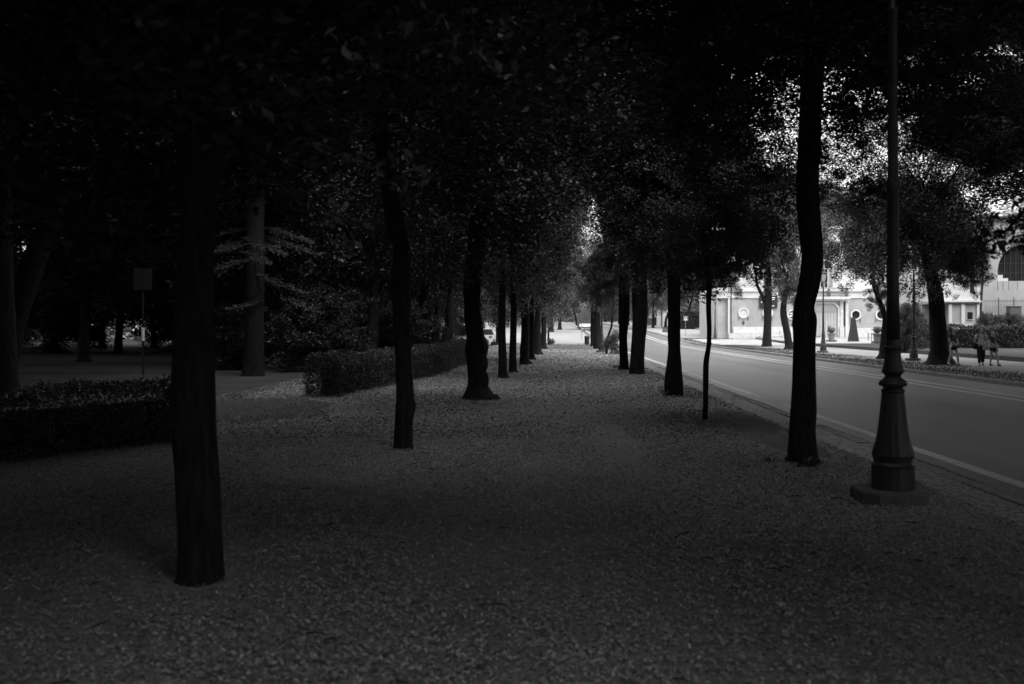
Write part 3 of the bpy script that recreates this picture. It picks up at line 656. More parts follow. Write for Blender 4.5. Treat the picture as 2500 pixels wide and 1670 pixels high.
# ------------------------------------------------------------------ hedges
def hedge(name, label, pts, width, height, n, leaf, seed, mat='leaf_hedge', z0f=None, group=None):
    rng = np.random.default_rng(seed)
    P2 = [Vector((x, y)) for x, y in pts]
    seg = [(P2[i + 1] - P2[i]).length for i in range(len(P2) - 1)]; tot = sum(seg)
    zb = gz(*pts[0])
    t = empty(name, (pts[0][0], pts[0][1], zb), label, 'hedge', group)
    cs = np.cumsum([0] + seg)
    s = rng.uniform(0, tot, n)
    e0 = rng.uniform(0, 1, n) < .02 + 1.4 / tot; s = np.where(e0, np.where(rng.uniform(0, 1, n) < .5, np.abs(rng.normal(0, .12, n)), tot - np.abs(rng.normal(0, .06, n))), s)
    px_ = np.interp(s, cs, [p.x for p in P2]); py_ = np.interp(s, cs, [p.y for p in P2])
    idx = np.clip(np.searchsorted(cs, s, side='right') - 1, 0, len(seg) - 1)
    dx = np.array([(P2[i + 1] - P2[i]).x / seg[i] for i in range(len(seg))])[idx]; dy = np.array([(P2[i + 1] - P2[i]).y / seg[i] for i in range(len(seg))])[idx]
    u = rng.uniform(-1, 1, n); v = rng.uniform(0, 1, n)
    kind_ = np.where(e0, .6, rng.uniform(0, 1, n))
    u = np.where(kind_ < .55, np.sign(u) * (1 - np.abs(rng.normal(0, .12, n))), u)
    v = np.where(kind_ > .7, 1 - np.abs(rng.normal(0, .07, n)), v)
    wob = 1 + .10 * np.sin(s * 2.1 + v * 4) + .06 * np.sin(s * 5.7 + 1) + .05 * np.sin(v * 11 + s * 3)
    top = height * (1 + .05 * np.sin(s * 1.3) + .04 * np.sin(s * 4.1) + .03 * np.sin(s * 9))
    off = u * width / 2 * wob
    P = np.stack([px_ - dy * off, py_ + dx * off, .04 + v * top], 1)
    P += rng.normal(size=P.shape) * .02
    P[:, 0] -= pts[0][0]; P[:, 1] -= pts[0][1]
    o = bpy.data.objects.new('foliage', leaves_at('hedge leaves', P, leaf, M[mat], rng, up=.2)); COL.objects.link(o); o.parent = t
    m_ = MB(); w2 = width / 2 - .24
    for i in range(len(P2) - 1):
        a, b = P2[i], P2[i + 1]; d = (b - a).normalized(); nrm = Vector((-d.y, d.x))
        a2 = a + d * .45 if i == 0 else a
        c = [a2 - nrm * w2, b - nrm * w2, b + nrm * w2, a2 + nrm * w2]
        m_.add([(p.x, p.y, zb + .03) for p in c] + [(p.x, p.y, zb + height - .22) for p in c], [(0, 3, 2, 1), (4, 5, 6, 7), (0, 1, 5, 4), (1, 2, 6, 5), (2, 3, 7, 6), (3, 0, 4, 7)])
    m_.build('inner_twigs', M['bark'], t)
    return t
hedge('hedge', 'low clipped hedge at the left edge, nearest the camera', [(-5.45, 15.0), (-6.9, 12.6), (-8.4, 10.6), (-11, 8)], .75, .83, 52000, .05, 41)
hedge('hedge', 'long clipped hedge running back beside the path behind the slender trunk', [(-5.5, 23.9), (-4.85, 28.5), (-4.2, 36), (-4.1, 43), (-3.9, 56)], .8, .93, 90000, .055, 42)
HEDGE3 = hedge('hedge', 'long dark hedge behind the three walkers', [(25.4, 67.3), (33, 67.3), (40, 67.3)], 1.2, 1.5, 22000, .12, 43, 'leaf')
for i, (px, w_, h_) in enumerate([(2212, 1.1, 1.75), (2245, 1.2, 1.6)]):
    shrub('bush', ['tall dark bush just left of the big verge tree', 'tall dark bush hiding behind the big verge tree'][i], wx(px, 63), 63 + i, w_, h_, 'wood2')
shrub('bush', 'leafy kerbside bush between the paired trunks and the far lamp', wx(1497, 60), 60, .72, .85, 'shrub')
shrub('bush', 'small tangle of shoots at the foot of the thin last trunk', wx(1343, 92), 90, .5, .35, 'shrub')
for i, (px, w_, h_) in enumerate([(2405, .9, 1.35), (2440, 1.1, 1.25), (2478, 1.3, 1.3), (2300, .6, 1.0), (2330, .9, .85)]):
    shrub('bush', ['rounded bush against the arched building, left end', 'low bush under the iron railing', 'low bush under the railing at the right edge', 'thin bush in front of the white annex wall', 'small bush peeping over the hedge by the annex'][i], wx(px, 69.6), 69.8, w_, h_, 'airy' if i > 2 else 'wood2')
# base sprouts and small plants
def sprout(X, Y, n, size, label):
    rng = np.random.default_rng(int(X * 100 + Y * 10)); m_ = MB()
    z = gz(X, Y)
    for k in range(n):
        a = rng.uniform(0, 6.28); e = rng.uniform(.1, .9); l = size * rng.uniform(.5, 1.1)
        d = Vector((math.cos(a) * math.cos(e), math.sin(a) * math.cos(e), math.sin(e)))
        b = Vector((X, Y, z)) + Vector((math.cos(a), math.sin(a), 0)) * .02
        tip = b + d * l; s_ = Vector((-math.sin(a), math.cos(a), 0)) * l * .16; mid = b + d * l * .55 + Vector((0, 0, l * .08))
        m_.add([b, mid - s_, tip, mid + s_], [(0, 1, 2, 3)])
    return m_.build('seedling', M['leaf_hedge'], None, label=label, cat='plant')
sprout(3.12, 11.98, 22, .2, 'leafy sprout at the foot of the bowed kerbside tree')
sprout(2.75, 12.4, 26, .12, 'dark tuft on the ground left of the bowed tree')
sprout(2.7, 24.0, 10, .25, 'sprout beside the foot of the widening trunk')

# ------------------------------------------------------------------ leaf litter and grass (uncountable)
def dens(x, y):
    d = .55 + .45 * np.sin(x * 1.3 + 1.2 * np.sin(y * .7)) * np.sin(y * .9 + 1.1 * np.sin(x * .8 + .5))
    d = .35 + .65 * np.clip(d, 0, 1)
    for cx, cy, rx, ry, s_ in [(-.35, 7.8, .75, 1.9, .4), (.95, 14.8, .35, 2.4, .9), (.4, 19.5, 1.8, 2.6, .6), (3.45, 16.5, .5, 4.4, .97), (-7.0, 20.5, 3.0, 2.8, .85), (-2.34, 6.65, .3, .3, .6)]:
        q = ((x - cx) / rx) ** 2 + ((y - cy) / ry) ** 2
        d = d * (1 - s_ * np.clip(1.6 - q, 0, 1))
    return d
def litter(n, x0, x1, y0, y1, size, seed, pw=1.0):
    rng = np.random.default_rng(seed)
    y = y0 + (y1 - y0) * rng.uniform(0, 1, n) ** pw; x = rng.uniform(x0, x1, n)
    keep = (rng.uniform(0, 1, n) < dens(x, y)) & (np.abs(x - VXS(y)) < .62 * y + 1.2)
    x, y = x[keep], y[keep]
    m_ = len(x)
    P = np.stack([x, y, rng.uniform(.006, .03, m_)], 1)
    N = rng.normal(size=(m_, 3)) * .42; N[:, 2] = 1; N /= np.linalg.norm(N, axis=1, keepdims=True)
    A = rng.normal(size=(m_, 3)); D = A - N * np.sum(A * N, axis=1, keepdims=True); D /= np.linalg.norm(D, axis=1, keepdims=True)
    l = size * rng.uniform(.5, 1.4, m_)
    return P, D, np.cross(N, D), l
def VXS(y): return -0.04 * y
Ps = [litter(400000, -7, 4.0, 3.4, 16, .027, 1, 1.25), litter(130000, -8, 3.9, 15, 36, .05, 2, 1.1), litter(60000, -5, 3.9, 35, 95, .075, 3)]
# a thin drift of leaves on the cobbles and the gutter
rng = np.random.default_rng(8); y = rng.uniform(4, 60, 5000); x = rng.uniform(3.9, 4.5, 5000)
N = np.tile([0, 0, 1.0], (5000, 1)); A = rng.normal(size=(5000, 3)); A[:, 2] = 0; A /= np.linalg.norm(A, axis=1, keepdims=True)
Ps.append((np.stack([x, y, np.full(5000, .022)], 1), A, np.cross(N, A), rng.uniform(.02, .05, 5000)))
x = rng.uniform(4.64, 4.95, 5000) ** 1.0; y = rng.uniform(3, 70, 5000)
Ps.append((np.stack([x, y, np.full(5000, -.082)], 1), A, np.cross(N, A), rng.uniform(.02, .05, 5000)))
C_, D_, S_, L_ = [np.concatenate([p[i] for p in Ps]) for i in range(4)]
me = quads_mesh('fallen leaves', C_.astype(np.float32), D_, S_, L_, L_ * .55, M['litter'], .22)
o = bpy.data.objects.new('fallen_leaves', me); COL.objects.link(o)
tag(o, 'small dry fallen leaves strewn over the earth path', 'leaf litter', kind='stuff')

rt_ = random.Random(77); tw = MB()
for k in range(260):
    x, y = rt_.uniform(-5, 3.8), rt_.uniform(3.8, 24); a = rt_.uniform(0, 6.28); l = rt_.uniform(.04, .14)
    dx_, dy_ = math.cos(a) * l, math.sin(a) * l
    tw.tube([(x, y, .03), (x + dx_ * .5 + .01, y + dy_ * .5, .035), (x + dx_, y + dy_, .028)], [.003, .004, .002], 4)
tw.build('fallen_twigs', M['bark'], None, label='small dark twigs scattered among the fallen leaves', cat='twigs', kind='stuff')
def grass(name, label, x0, x1, y0, y1, n, h, seed, fn=None):
    rng = np.random.default_rng(seed)
    x = rng.uniform(x0, x1, n); y = rng.uniform(y0, y1, n)
    if fn is not None: k = rng.uniform(0, 1, n) < fn(x, y); x, y = x[k], y[k]
    m_ = len(x); z = np.array([gz(a, b) for a, b in zip(x, y)])
    l = h * rng.uniform(.4, 1.2, m_)
    D = rng.normal(size=(m_, 3)) * .35; D[:, 2] = 1; D /= np.linalg.norm(D, axis=1, keepdims=True)
    S = np.cross(D, rng.normal(size=(m_, 3))); S /= np.linalg.norm(S, axis=1, keepdims=True)
    P = np.stack([x, y, z], 1) + D * l[:, None] * .45
    me = quads_mesh(name, P.astype(np.float32), D, S, l, l * .18 + .006, M['grass'])
    o = bpy.data.objects.new(name, me); COL.objects.link(o)
    return tag(o, label, 'grass', kind='stuff')
grass('verge_grass', 'rough leafy grass on the verge across the road', 14.1, 18.6, 26, 88, 45000, .08, 1, lambda x, y: np.clip(1.25 - (x - 14.1) / 3.2 + .3 * np.sin(y * .5 + x), 0, 1) * (x < 17.5))
grass('kerb_weeds', 'thin weeds along the far kerb and wall foot', 14.1, 30, 88, 109.8, 30000, .16, 2, lambda x, y: np.clip((y - 108.6), 0, 1) + np.clip(1 - np.abs(x - 14.4), 0, 1) * .7)

# ------------------------------------------------------------------ street lamps
LP = [(.203, .0), (.203, .02), (.2, .21), (.205, .235), (.18, .26), (.182, .28), (.198, .33), (.19, .37), (.16, .46), (.14, .58), (.125, .72), (.11, .87), (.103, .93), (.11, .945), (.108, .965), (.09, .975), (.092, .99), (.128, 1.0), (.134, 1.02), (.12, 1.05), (.09, 1.07), (.073, 1.09), (.08, 1.105), (.106, 1.135), (.1, 1.16), (.086, 1.21), (.077, 1.27), (.074, 1.31), (.078, 1.345), (.09, 1.36), (.09, 1.375), (.072, 1.39), (.068, 1.45)]
def lamp(X, Y, label, z0=None, mat='iron', ext=0.0):
    z0 = gz(X, Y) if z0 is None else z0
    t = empty('street_lamp', (X, Y, z0), label, 'street lamp', 'old iron street lamps')
    p = MB()
    n = 8
    oc = [(1, -.6), (1, .6), (.6, 1), (-.6, 1), (-1, .6), (-1, -.6), (-.6, -1), (.6, -1)]
    vs = [(X - .04 + q * a_, Y + q * b_, z) for q, z in ((.32, z0 - .05), (.32, z0 + .105), (.305, z0 + .12)) for a_, b_ in oc]
    p.add(vs, [(i * n + k, i * n + (k + 1) % n, (i + 1) * n + (k + 1) % n, (i + 1) * n + k) for i in range(2) for k in range(n)] + [tuple(2 * n + k for k in range(n))])
    p.build('stone_plinth', M['plinth'], t)
    zb = z0 + .12
    MB().lathe(X, Y, [(r, zb + z) for r, z in LP], 32, 0, 16, .012).build('base', M[mat], t, smooth=False)
    pole = MB().lathe(X, Y, [(.066, zb + 1.44), (.058, zb + 2.0), (.053, zb + 2.9), (.066, zb + 2.92), (.07, zb + 2.97), (.06, zb + 3.0), (.05, zb + 3.03), (.047, zb + 3.7), (.043, zb + 4.05 + ext * .8), (.055, zb + 4.08 + ext * .8), (.055, zb + 4.12 + ext * .8), (.035, zb + 4.15 + ext * .8), (.032, zb + 4.35 + ext)], 16)
    pole.build('pole', M[mat], t, smooth=True)
    if not ext: MB().cyl((X - .3, Y, zb + 4.2), (X + .3, Y, zb + 4.2), .014).build('ladder_bar', M[mat], t)
    fr = MB(); z1, z2 = zb + 4.42 + ext, zb + 4.92 + ext
    a, b = .1, .19
    fr.box(X - a - .01, X + a + .01, Y - a - .01, Y + a + .01, z1 - .03, z1)
    for sx in (-1, 1):
        for sy in (-1, 1):
            fr.cyl((X + sx * a, Y + sy * a, z1), (X + sx * b, Y + sy * b, z2), .013, n=4)
            fr.cyl((X + sx * .04, Y + sy * .04, z1 - .12), (X + sx * a, Y + sy * a, z1 - .02), .012, n=4)
    for s_ in (-1, 1):
        fr.box(X - b - .02, X + b + .02, Y + s_ * b - .02, Y + s_ * b + .02, z2, z2 + .035)
        fr.box(X + s_ * b - .02, X + s_ * b + .02, Y - b + .021, Y + b - .021, z2, z2 + .035)
    l_ = fr.build('lantern', M[mat], t)
    MB().frustum(X, Y, z1 + .004, z2 - .004, a - .014, a - .014, b - .014, b - .014).build('glass', M['lantern_glass'], l_)
    cp = MB().frustum(X, Y, z2 + .037, z2 + .19, b + .03, b + .03, .07, .07)
    cp.frustum(X, Y, z2 + .19, z2 + .27, .05, .05, .05, .05).frustum(X, Y, z2 + .27, z2 + .31, .08, .08, .03, .03)
    cp.lathe(X, Y, [(.012, z2 + .31), (.03, z2 + .34), (.012, z2 + .38), (.004, z2 + .44)], 8)
    cp.build('cap', M[mat], l_)
    return t
lamp(3.34, 9.7, 'big dark street lamp post nearest the camera, on a round stone plinth', ext=.7)
lamp(wx(1469, 64.6), 64.6, 'small lamp post far down the path beside the kerb bush', mat='iron_mid')
lamp(17.45, 63.6, 'street lamp in front of the villa door across the road', mat='iron_mid')
lamp(17.9, 49, 'street lamp left of the massive verge trunk', mat='iron_mid')
lamp(18.2, 84, 'street lamp whose lantern shows among the leaves of the forked tree', mat='iron_mid')
lamp(wx(1746, 108), 108, 'street lamp at the left corner of the villa', mat='iron_mid')

# ------------------------------------------------------------------ the villa with round windows
VYF = 110.0
def X1(px): return wx(px, VYF)
def Z1(py): return wz(py, VYF)
vil = empty('villa', (X1(1980), VYF, .3), 'pale villa with a big arched door, balcony and round windows', 'building')
m_ = MB()
m_.box(X1(1779), X1(2300), VYF, VYF + 14, .1, Z1(728))
m_.build('wall', M['grey_plaster'], vil)
MB().box(X1(1754), X1(1779) - .003, VYF + .35, VYF + 14, .1, Z1(728) - .004).build('side_wall', M['mid_plaster'], vil)
MB().box(X1(1753), X1(2301), VYF - .12, VYF + 14, Z1(728) + .003, Z1(712)).box(X1(1751), X1(2303), VYF - .3, VYF + 14, Z1(712) + .003, Z1(709)).box(X1(1753), X1(2301), VYF - .12, VYF + 13.9, Z1(709) + .003, Z1(702)).build('parapet', M['white_plaster'], vil)
up = MB(); wc = X1(2014); zb_, ro = Z1(725), .86
# upper storey with an opening for the arched window
ux0, ux1, uz0, uz1 = X1(1930), X1(2300), Z1(702) + .004, Z1(560)
op = [(wc + ro, uz0)] + arc(wc, Z1(656), ro, 0, 180, 16) + [(wc - ro, uz0)]
up.prism([(ux0, uz0), (wc - ro, uz0), (wc - ro, Z1(656)), (wc - ro, uz1), (ux0, uz1)], VYF + .1, VYF + 12)
up.prism([(wc + ro, uz0), (ux1, uz0), (ux1, uz1), (wc + ro, uz1), (wc + ro, Z1(656))], VYF + .1, VYF + 12)
ar = arc(wc, Z1(656), ro, 180, 0, 16)
for (xa, za), (xb, zb2) in zip(ar, ar[1:]): up.add([(xa, VYF + .1, za), (xb, VYF + .1, zb2), (xb, VYF + .1, uz1), (xa, VYF + .1, uz1), (xa, VYF + .5, za), (xb, VYF + .5, zb2)], [(0, 1, 2, 3), (0, 4, 5, 1)])
up.build('upper_wall', M['white_plaster'], vil)
wi = MB(); out_o = [(wc + 1.2, uz0 + .01)] + arc(wc, Z1(656), 1.2, 0, 180, 16) + [(wc - 1.2, uz0 + .01)]; in_o = [(wc + ro, uz0 + .01)] + arc(wc, Z1(656), ro, 0, 180, 16) + [(wc - ro, uz0 + .01)]
wi.band(out_o, in_o, VYF - .02, VYF + .1)
win = wi.build('arched_window', M['travertine'], vil)
gl = MB(); gl.prism([(wc + ro, uz0)] + arc(wc, Z1(656), ro, 0, 180, 16) + [(wc - ro, uz0)], VYF + .38, VYF + .42).build('pane', M['glass_dark'], win)
fr = MB()
for x in (wc - .8, wc - .42, wc, wc + .42, wc + .8): fr.box(x - .045, x + .045, VYF + .3, VYF + .375, uz0, Z1(657))
for z in (Z1(656), Z1(690), Z1(672)): fr.box(wc - ro + .01, wc + ro - .01, VYF + .29, VYF + .298 + .1, z - .04, z + .04) if z == Z1(656) else fr.box(wc - ro + .01, wc + ro - .01, VYF + .31, VYF + .36, z - .015, z + .015)
fr.box(wc - .04, wc + .04, VYF + .3, VYF + .375, Z1(655), Z1(640))
fr.build('window_frame', M['travertine'], win)
MB().box(wc + .47, wc + .75, VYF + .29, VYF + .3, uz0 + .1, Z1(658)).box(wc - .75, wc - .47, VYF + .29, VYF + .3, uz0 + .1, Z1(658)).build('shutter', M['curtain'], win)
MB().box(X1(1926), X1(2303), VYF - .35, VYF + 12.4, Z1(560) + .003, Z1(553)).build('cornice', M['travertine'], vil)
# balcony
bx0, bx1 = X1(1958), X1(2070)
bal = MB().box(bx0, bx1, VYF - 1.1, VYF - .302, Z1(731), Z1(725)).box(bx0 + .1, bx1 - .1, VYF - .95, VYF - .303, Z1(734), Z1(731) - .003).build('balcony', M['travertine'], vil)
ra = MB()
k = bx0 + .08
while k < bx1 - .05: ra.cyl((k, VYF - 1.02, Z1(725)), (k, VYF - 1.02, Z1(705)), .014, n=4); k += .13
ra.box(bx0 + .05, bx1 - .05, VYF - 1.04, VYF - 1.0, Z1(705), Z1(704)).box(bx0 + .05, bx1 - .05, VYF - 1.035, VYF - 1.005, Z1(723), Z1(722.3))
ra.build('railing', M['iron'], bal)
for px, nm in ((2019, 0), (2061.5, 1), (1972, 0)):
    x = X1(px); hh = .9 if nm else .75
    t = empty('planter', (x, VYF - .8, Z1(725)), ['stone urn standing on the balcony behind the lamp', 'square planter at the right end of the balcony', 'stone urn at the hidden left end of the balcony'][0 if px == 2019 else 1 if nm else 2], 'planter')
    MB().lathe(x, VYF - .75, [(.17, Z1(725) + .002), (.18, Z1(725) + .05), (.22, Z1(725) + .3), (.3, Z1(725) + .55), (.33, Z1(725) + .6), (.28, Z1(725) + .61)], 12 if not nm else 4, .785 if nm else 0).build('pot', M['stone'], t)
    crown(t, 'ball', x, VYF - .75, Z1(725) + .55, Z1(725) + (1.05 if nm else .95), .18 if not nm else .26, name='foliage')
# the big door
dx0, dx1, dz0, dz1 = X1(1982), X1(2047), .33, Z1(740)
c_ = .55
din = [(dx0 + .12, dz0), (dx1 - .12, dz0), (dx1 - .12, dz1 - c_), (dx1 - c_, dz1 - .1), (dx0 + c_, dz1 - .1), (dx0 + .12, dz1 - c_)]
dout = [(dx0 - .12, dz0 - .01), (dx1 + .12, dz0 - .01), (dx1 + .12, dz1 - c_ + .12), (dx1 - c_ + .1, dz1 + .12), (dx0 + c_ - .1, dz1 + .12), (dx0 - .12, dz1 - c_ + .12)]
door = MB().prism(din, VYF - .05, VYF - .004).build('door', M['door'], vil)
MB().band(dout, din, VYF - .22, VYF - .003).build('door_frame', M['travertine'], door)
dd = MB(); mid = (dx0 + dx1) / 2
for k in range(9):
    x = dx0 + .2 + (dx1 - dx0 - .4) * k / 8
    dd.box(x - .018, x + .018, VYF - .09, VYF - .053, dz0 + .05, dz1 - .7)
dd.box(dx0 + .15, dx1 - .15, VYF - .12, VYF - .093, dz1 - .98, dz1 - .9)
dd.box(mid - .5, mid + .02, VYF - .11, VYF - .092, dz0 + .5, dz0 + .56)
dd.build('door_panel', M['curtain'], door)
MB().box(mid + .28, mid + .62, VYF - .14, VYF - .1, 1.62, 1.68).box(mid - .62, mid - .5, VYF - .14, VYF - .1, 1.62, 1.68).build('handle', M['iron'], door)
for px0, px1 in ((2050, 2057.5), (2063, 2070), (1971, 1978.5), (1958, 1965)):
    p = MB().box(X1(px0), X1(px1), VYF - .28, VYF - .003, Z1(797), Z1(738)).box(X1(px0 - 1), X1(px1 + 1), VYF - .36, VYF - .003, Z1(738) + .003, Z1(735)).box(X1(px0 - 1.5), X1(px1 + 1.5), VYF - .42, VYF - .003, .3, Z1(797) - .003)
    p.build('pilaster', M['travertine'], vil)
MB().cyl((X1(2060.3), VYF - .1, .4), (X1(2060.3), VYF - .1, Z1(736)), .07).build('drainpipe', M['iron'], vil)
MB().cyl((X1(1784.5), VYF - .12, .85), (X1(1784.5), VYF - .12, Z1(702)), .05).build('drainpipe', M['iron'], vil)
MB().box(X1(1777), X1(1782), VYF - .08, VYF - .003, .2, Z1(728) - .004).build('corner_strip', M['white_plaster'], vil)
MB().box(X1(2052), X1(2055.5), VYF - .3, VYF - .283, Z1(762), Z1(758)).build('number_plate', M['white_paint'], vil)
for px, st in ((1815, 'pale'), (1874, 'pale'), (1934.5, 'half'), (2089, 'dark'), (2150, 'dark')):
    x = X1(px); z = Z1(764 if px < 1900 else 768.5)
    wn = MB().band(arc(x, z, .6, 0, 360, 28)[:-1], arc(x, z, .43, 0, 360, 28)[:-1], VYF - .14, VYF - .003).build('round_window', M['travertine'], vil)
    MB().prism(arc(x, z, .428, 0, 360, 28)[:-1], VYF - .03, VYF - .004).build('pane', M['glass_pale' if st == 'pale' else 'glass_dark'], wn)
    if st == 'half': MB().box(x - .38, x + .38, VYF - .05, VYF - .034, z - .24, z - .05).box(x - .33, x + .33, VYF - .05, VYF - .034, z + .05, z + .22).build('glare', M['glass_pale'], wn)  # pale bands over the dark pane, in the same sky-bright white
    if st != 'dark':
        b_ = MB()
        for q in range(-2, 3): b_.box(x + q * .15 - .012, x + q * .15 + .012, VYF - .08, VYF - .055, z - .4, z + .4) if abs(q) < 2 else b_.box(x + q * .15 - .012, x + q * .15 + .012, VYF - .08, VYF - .055, z - .28, z + .28)
        b_.build('bar', M['metal'], wn)
    if st != 'dark':
        MB().lathe(x, VYF - .1, [(.02, z - 1.28), (.09, z - 1.2), (.13, z - 1.05), (.07, z - .95), (.03, z - .82)], 8).cyl((x - .3, VYF - .06, z - .95), (x - .22, VYF - .06, z - .95), .03).build('wall_ornament', M['iron_mid'], vil)
    for s_ in (-1, 1): MB().frustum(x + s_ * .52, VYF - .06, z - .85, z - .4, .02, .05, .07, .055).build('bracket', M['stone'], vil)
MB().box(X1(1790), X1(1949), VYF - .1, VYF - .004, Z1(813), Z1(798)).build('plinth_band', M['travertine'], vil)
MB().box(X1(2076), X1(2300), VYF - .1, VYF - .004, .3, Z1(801)).build('plinth_band', M['travertine'], vil)
be = MB()
for a, b in ((1778.5, 1822), (1822.3, 1862), (1862.3, 1903)): be.box(X1(a), X1(b), VYF - .62, VYF - .104, .2, Z1(813.5))
be.box(X1(1903.3), X1(1950), VYF - .62, VYF - .104, .2, Z1(809))
be.build('stone_bench', M['travertine'], vil)
bn = MB().box(X1(1853), X1(1897), VYF - .2, VYF - .14, Z1(753), Z1(722)).build('banner', M['banner'], vil)
b_ = MB()
for (a, b, c, d) in ((1883, 1891, 728, 726), (1884, 1890, 732, 730.5), (1884, 1889.5, 748, 746), (1857, 1859.5, 739, 736.5)): b_.box(X1(a), X1(b), VYF - .22, VYF - .205, Z1(c), Z1(d))
b_.band(arc(X1(1903), Z1(718), .36, 120, 290, 14) , arc(X1(1904.3), Z1(718), .30, 120, 290, 14), VYF - .25, VYF - .22)
b_.build('lettering', M['white_paint'], bn)

# obelisk, pots
ox, oy = wx(2083.5, 95), 95
t = empty('obelisk', (ox, oy, .2), 'dark tapering obelisk standing in front of the dark round window', 'obelisk')
MB().frustum(ox, oy, .27, 2.5, .42, .42, .15, .15).build('shaft', M['banner'], t)
MB().frustum(ox, oy, 2.503, 2.58, .15, .15, .06, .06).build('tip', M['banner'], t)
MB().box(ox - .44, ox + .44, oy - .44, oy + .44, .18, .266).build('foot', M['stone'], t)
def potted(px, Y, s, label):
    x = wx(px, Y); z0 = gz(x, Y) + .006
    t = empty('potted_ball_shrub', (x, Y, z0), label, 'potted plant')
    MB().lathe(x, Y, [(.2 * s, z0 + .1), (.24 * s, z0 + .12), (.34 * s, z0 + .7 * s), (.4 * s, z0 + .72 * s), (.41 * s, z0 + .82 * s), (.33 * s, z0 + .83 * s)], 20).build('pot', M['terracotta'], t, smooth=False)
    for sx in (-.36, .36): MB().box(x + sx * s - .1, x + sx * s + .1, Y - .2, Y + .2, z0, z0 + .2).build('block', M['stone'], t)
    MB().box(x - .2 * s, x + .2 * s, Y - .15, Y + .15, z0, z0 + .097).build('foot', M['stone'], t)
    MB().lathe(x, Y, [(.1, z0 + .8 * s), (.3 * s, z0 + .95 * s), (.36 * s, z0 + 1.15 * s), (.28 * s, z0 + 1.35 * s), (.1, z0 + 1.42 * s)], 12).build('inner_twigs', M['leaf_hedge'], t)
    crown(t, 'ball', x, Y, z0 + .78 * s, z0 + 1.48 * s, .44 * s, name='foliage')
potted(2030, 94, 1.0, 'clipped ball shrub in a terracotta pot by the villa door')
potted(2142, 86, 1.05, 'loose shrub in a large terracotta pot right of the obelisk')
for px in (2120, 2128, 2134):
    x = wx(px, 98); MB().lathe(x, 98, [(.05, .2), (.05, .9), (.08, .95), (.05, 1.02), (.01, 1.05)], 8).build('bollard', M['stone'], None, label='thin pale bollard by the villa forecourt shrubs', cat='bollard', group='bollards by the forecourt')

# ------------------------------------------------------------------ annex and arched building on the right
AY = 71.0
def XA(px): return wx(px, AY)
def ZA(py): return wz(py, AY)
an = empty('annex', (XA(2350), AY, .2), 'white annex with pale pilasters beside the arched building', 'building')
MB().box(XA(2315), XA(2392), AY, AY + 8, .1, ZA(742)).build('wall', M['grey_plaster'], an)
MB().box(XA(2270), XA(2315) - .004, AY + 1.5, AY + 8, .1, ZA(742) - .01).build('recessed_wall', M['mid_plaster'], an)
MB().box(XA(2268), XA(2392), AY - .1, AY + 8, ZA(742) + .003, ZA(738)).box(XA(2266), XA(2392), AY - .3, AY + 8, ZA(738) + .003, ZA(734)).build('cornice', M['travertine'], an)
MB().box(XA(2268), XA(2392), AY + .05, AY + 8, ZA(734) + .003, ZA(560)).build('upper_wall', M['white_plaster'], an)
for a, b, z1_, z0_ in ((2315.3, 2323, 742.5, 791), (2346, 2354.5, 742.5, 791), (2384, 2390, 742.5, 791), (2384, 2391, 733.5, 562)):
    MB().box(XA(a), XA(b), AY - .12, AY - .004 if z0_ > 600 else AY + .046, ZA(z0_), ZA(z1_)).build('pilaster', M['white_plaster'], an)
MB().box(XA(2315), XA(2392), AY - .1, AY - .004, .3, ZA(791) - .003).build('plinth_band', M['white_plaster'], an)
w_ = MB().box(XA(2362), XA(2374.5), AY - .03, AY - .005, ZA(780), ZA(762)).build('window', M['glass_dark'], an)
MB().box(XA(2361), XA(2375.5), AY - .06, AY - .032, ZA(781.5), ZA(780) - .003).build('sill', M['travertine'], w_)
w_ = MB().box(XA(2369), XA(2379), AY + .02, AY + .046, ZA(715), ZA(640)).build('window', M['glass_dark'], an)
MB().box(XA(2373.6), XA(2374.4), AY, AY + .018, ZA(715), ZA(640)).box(XA(2369), XA(2379), AY, AY + .018, ZA(681), ZA(679)).build('window_frame', M['iron_mid'], w_)

BY = 72.0
def XB(px): return wx(px, BY)
def ZB(py): return wz(py, BY)
ab = empty('arched_building', (XB(2450), BY, .2), 'grey building with one huge arched window at the right edge', 'building')
x0, x1 = XB(2393), XB(2700); ac, az, arr = XB(2500), ZB(661), 64 * BY / FPX
zs = ZB(686)
wl = MB()
wl.prism([(x0, .1), (x1, .1), (x1, zs), (ac + arr, zs), (ac - arr, zs), (x0, zs)], BY, BY + 9)
wl.build('wall', M['mid_plaster'], ab)
wl = MB()
wl.prism([(x0, zs + .002), (ac - arr, zs + .002), (ac - arr, az), (ac - arr, ZB(560)), (x0, ZB(560))], BY, BY + 9)
wl.prism([(ac + arr, zs + .002), (x1, zs + .002), (x1, ZB(520)), (ac + arr, ZB(540)), (ac + arr, az)], BY, BY + 9)
ar = arc(ac, az, arr, 180, 0, 24)
topz = lambda x: ZB(560) + (x - x0) / (XB(2500) - x0) * (ZB(536) - ZB(560)) + .4
wl.v = [(x, y, topz(x) if z > ZB(590) else z) for x, y, z in wl.v]
for (xa, za), (xb, zb2) in zip(ar, ar[1:]): wl.add([(xa, BY, za), (xb, BY, zb2), (xb, BY, topz(xb)), (xa, BY, topz(xa)), (xa, BY + .5, za), (xb, BY + .5, zb2)], [(0, 1, 2, 3), (0, 4, 5, 1)])
wl.build('upper_wall', M['mid_plaster'], ab)
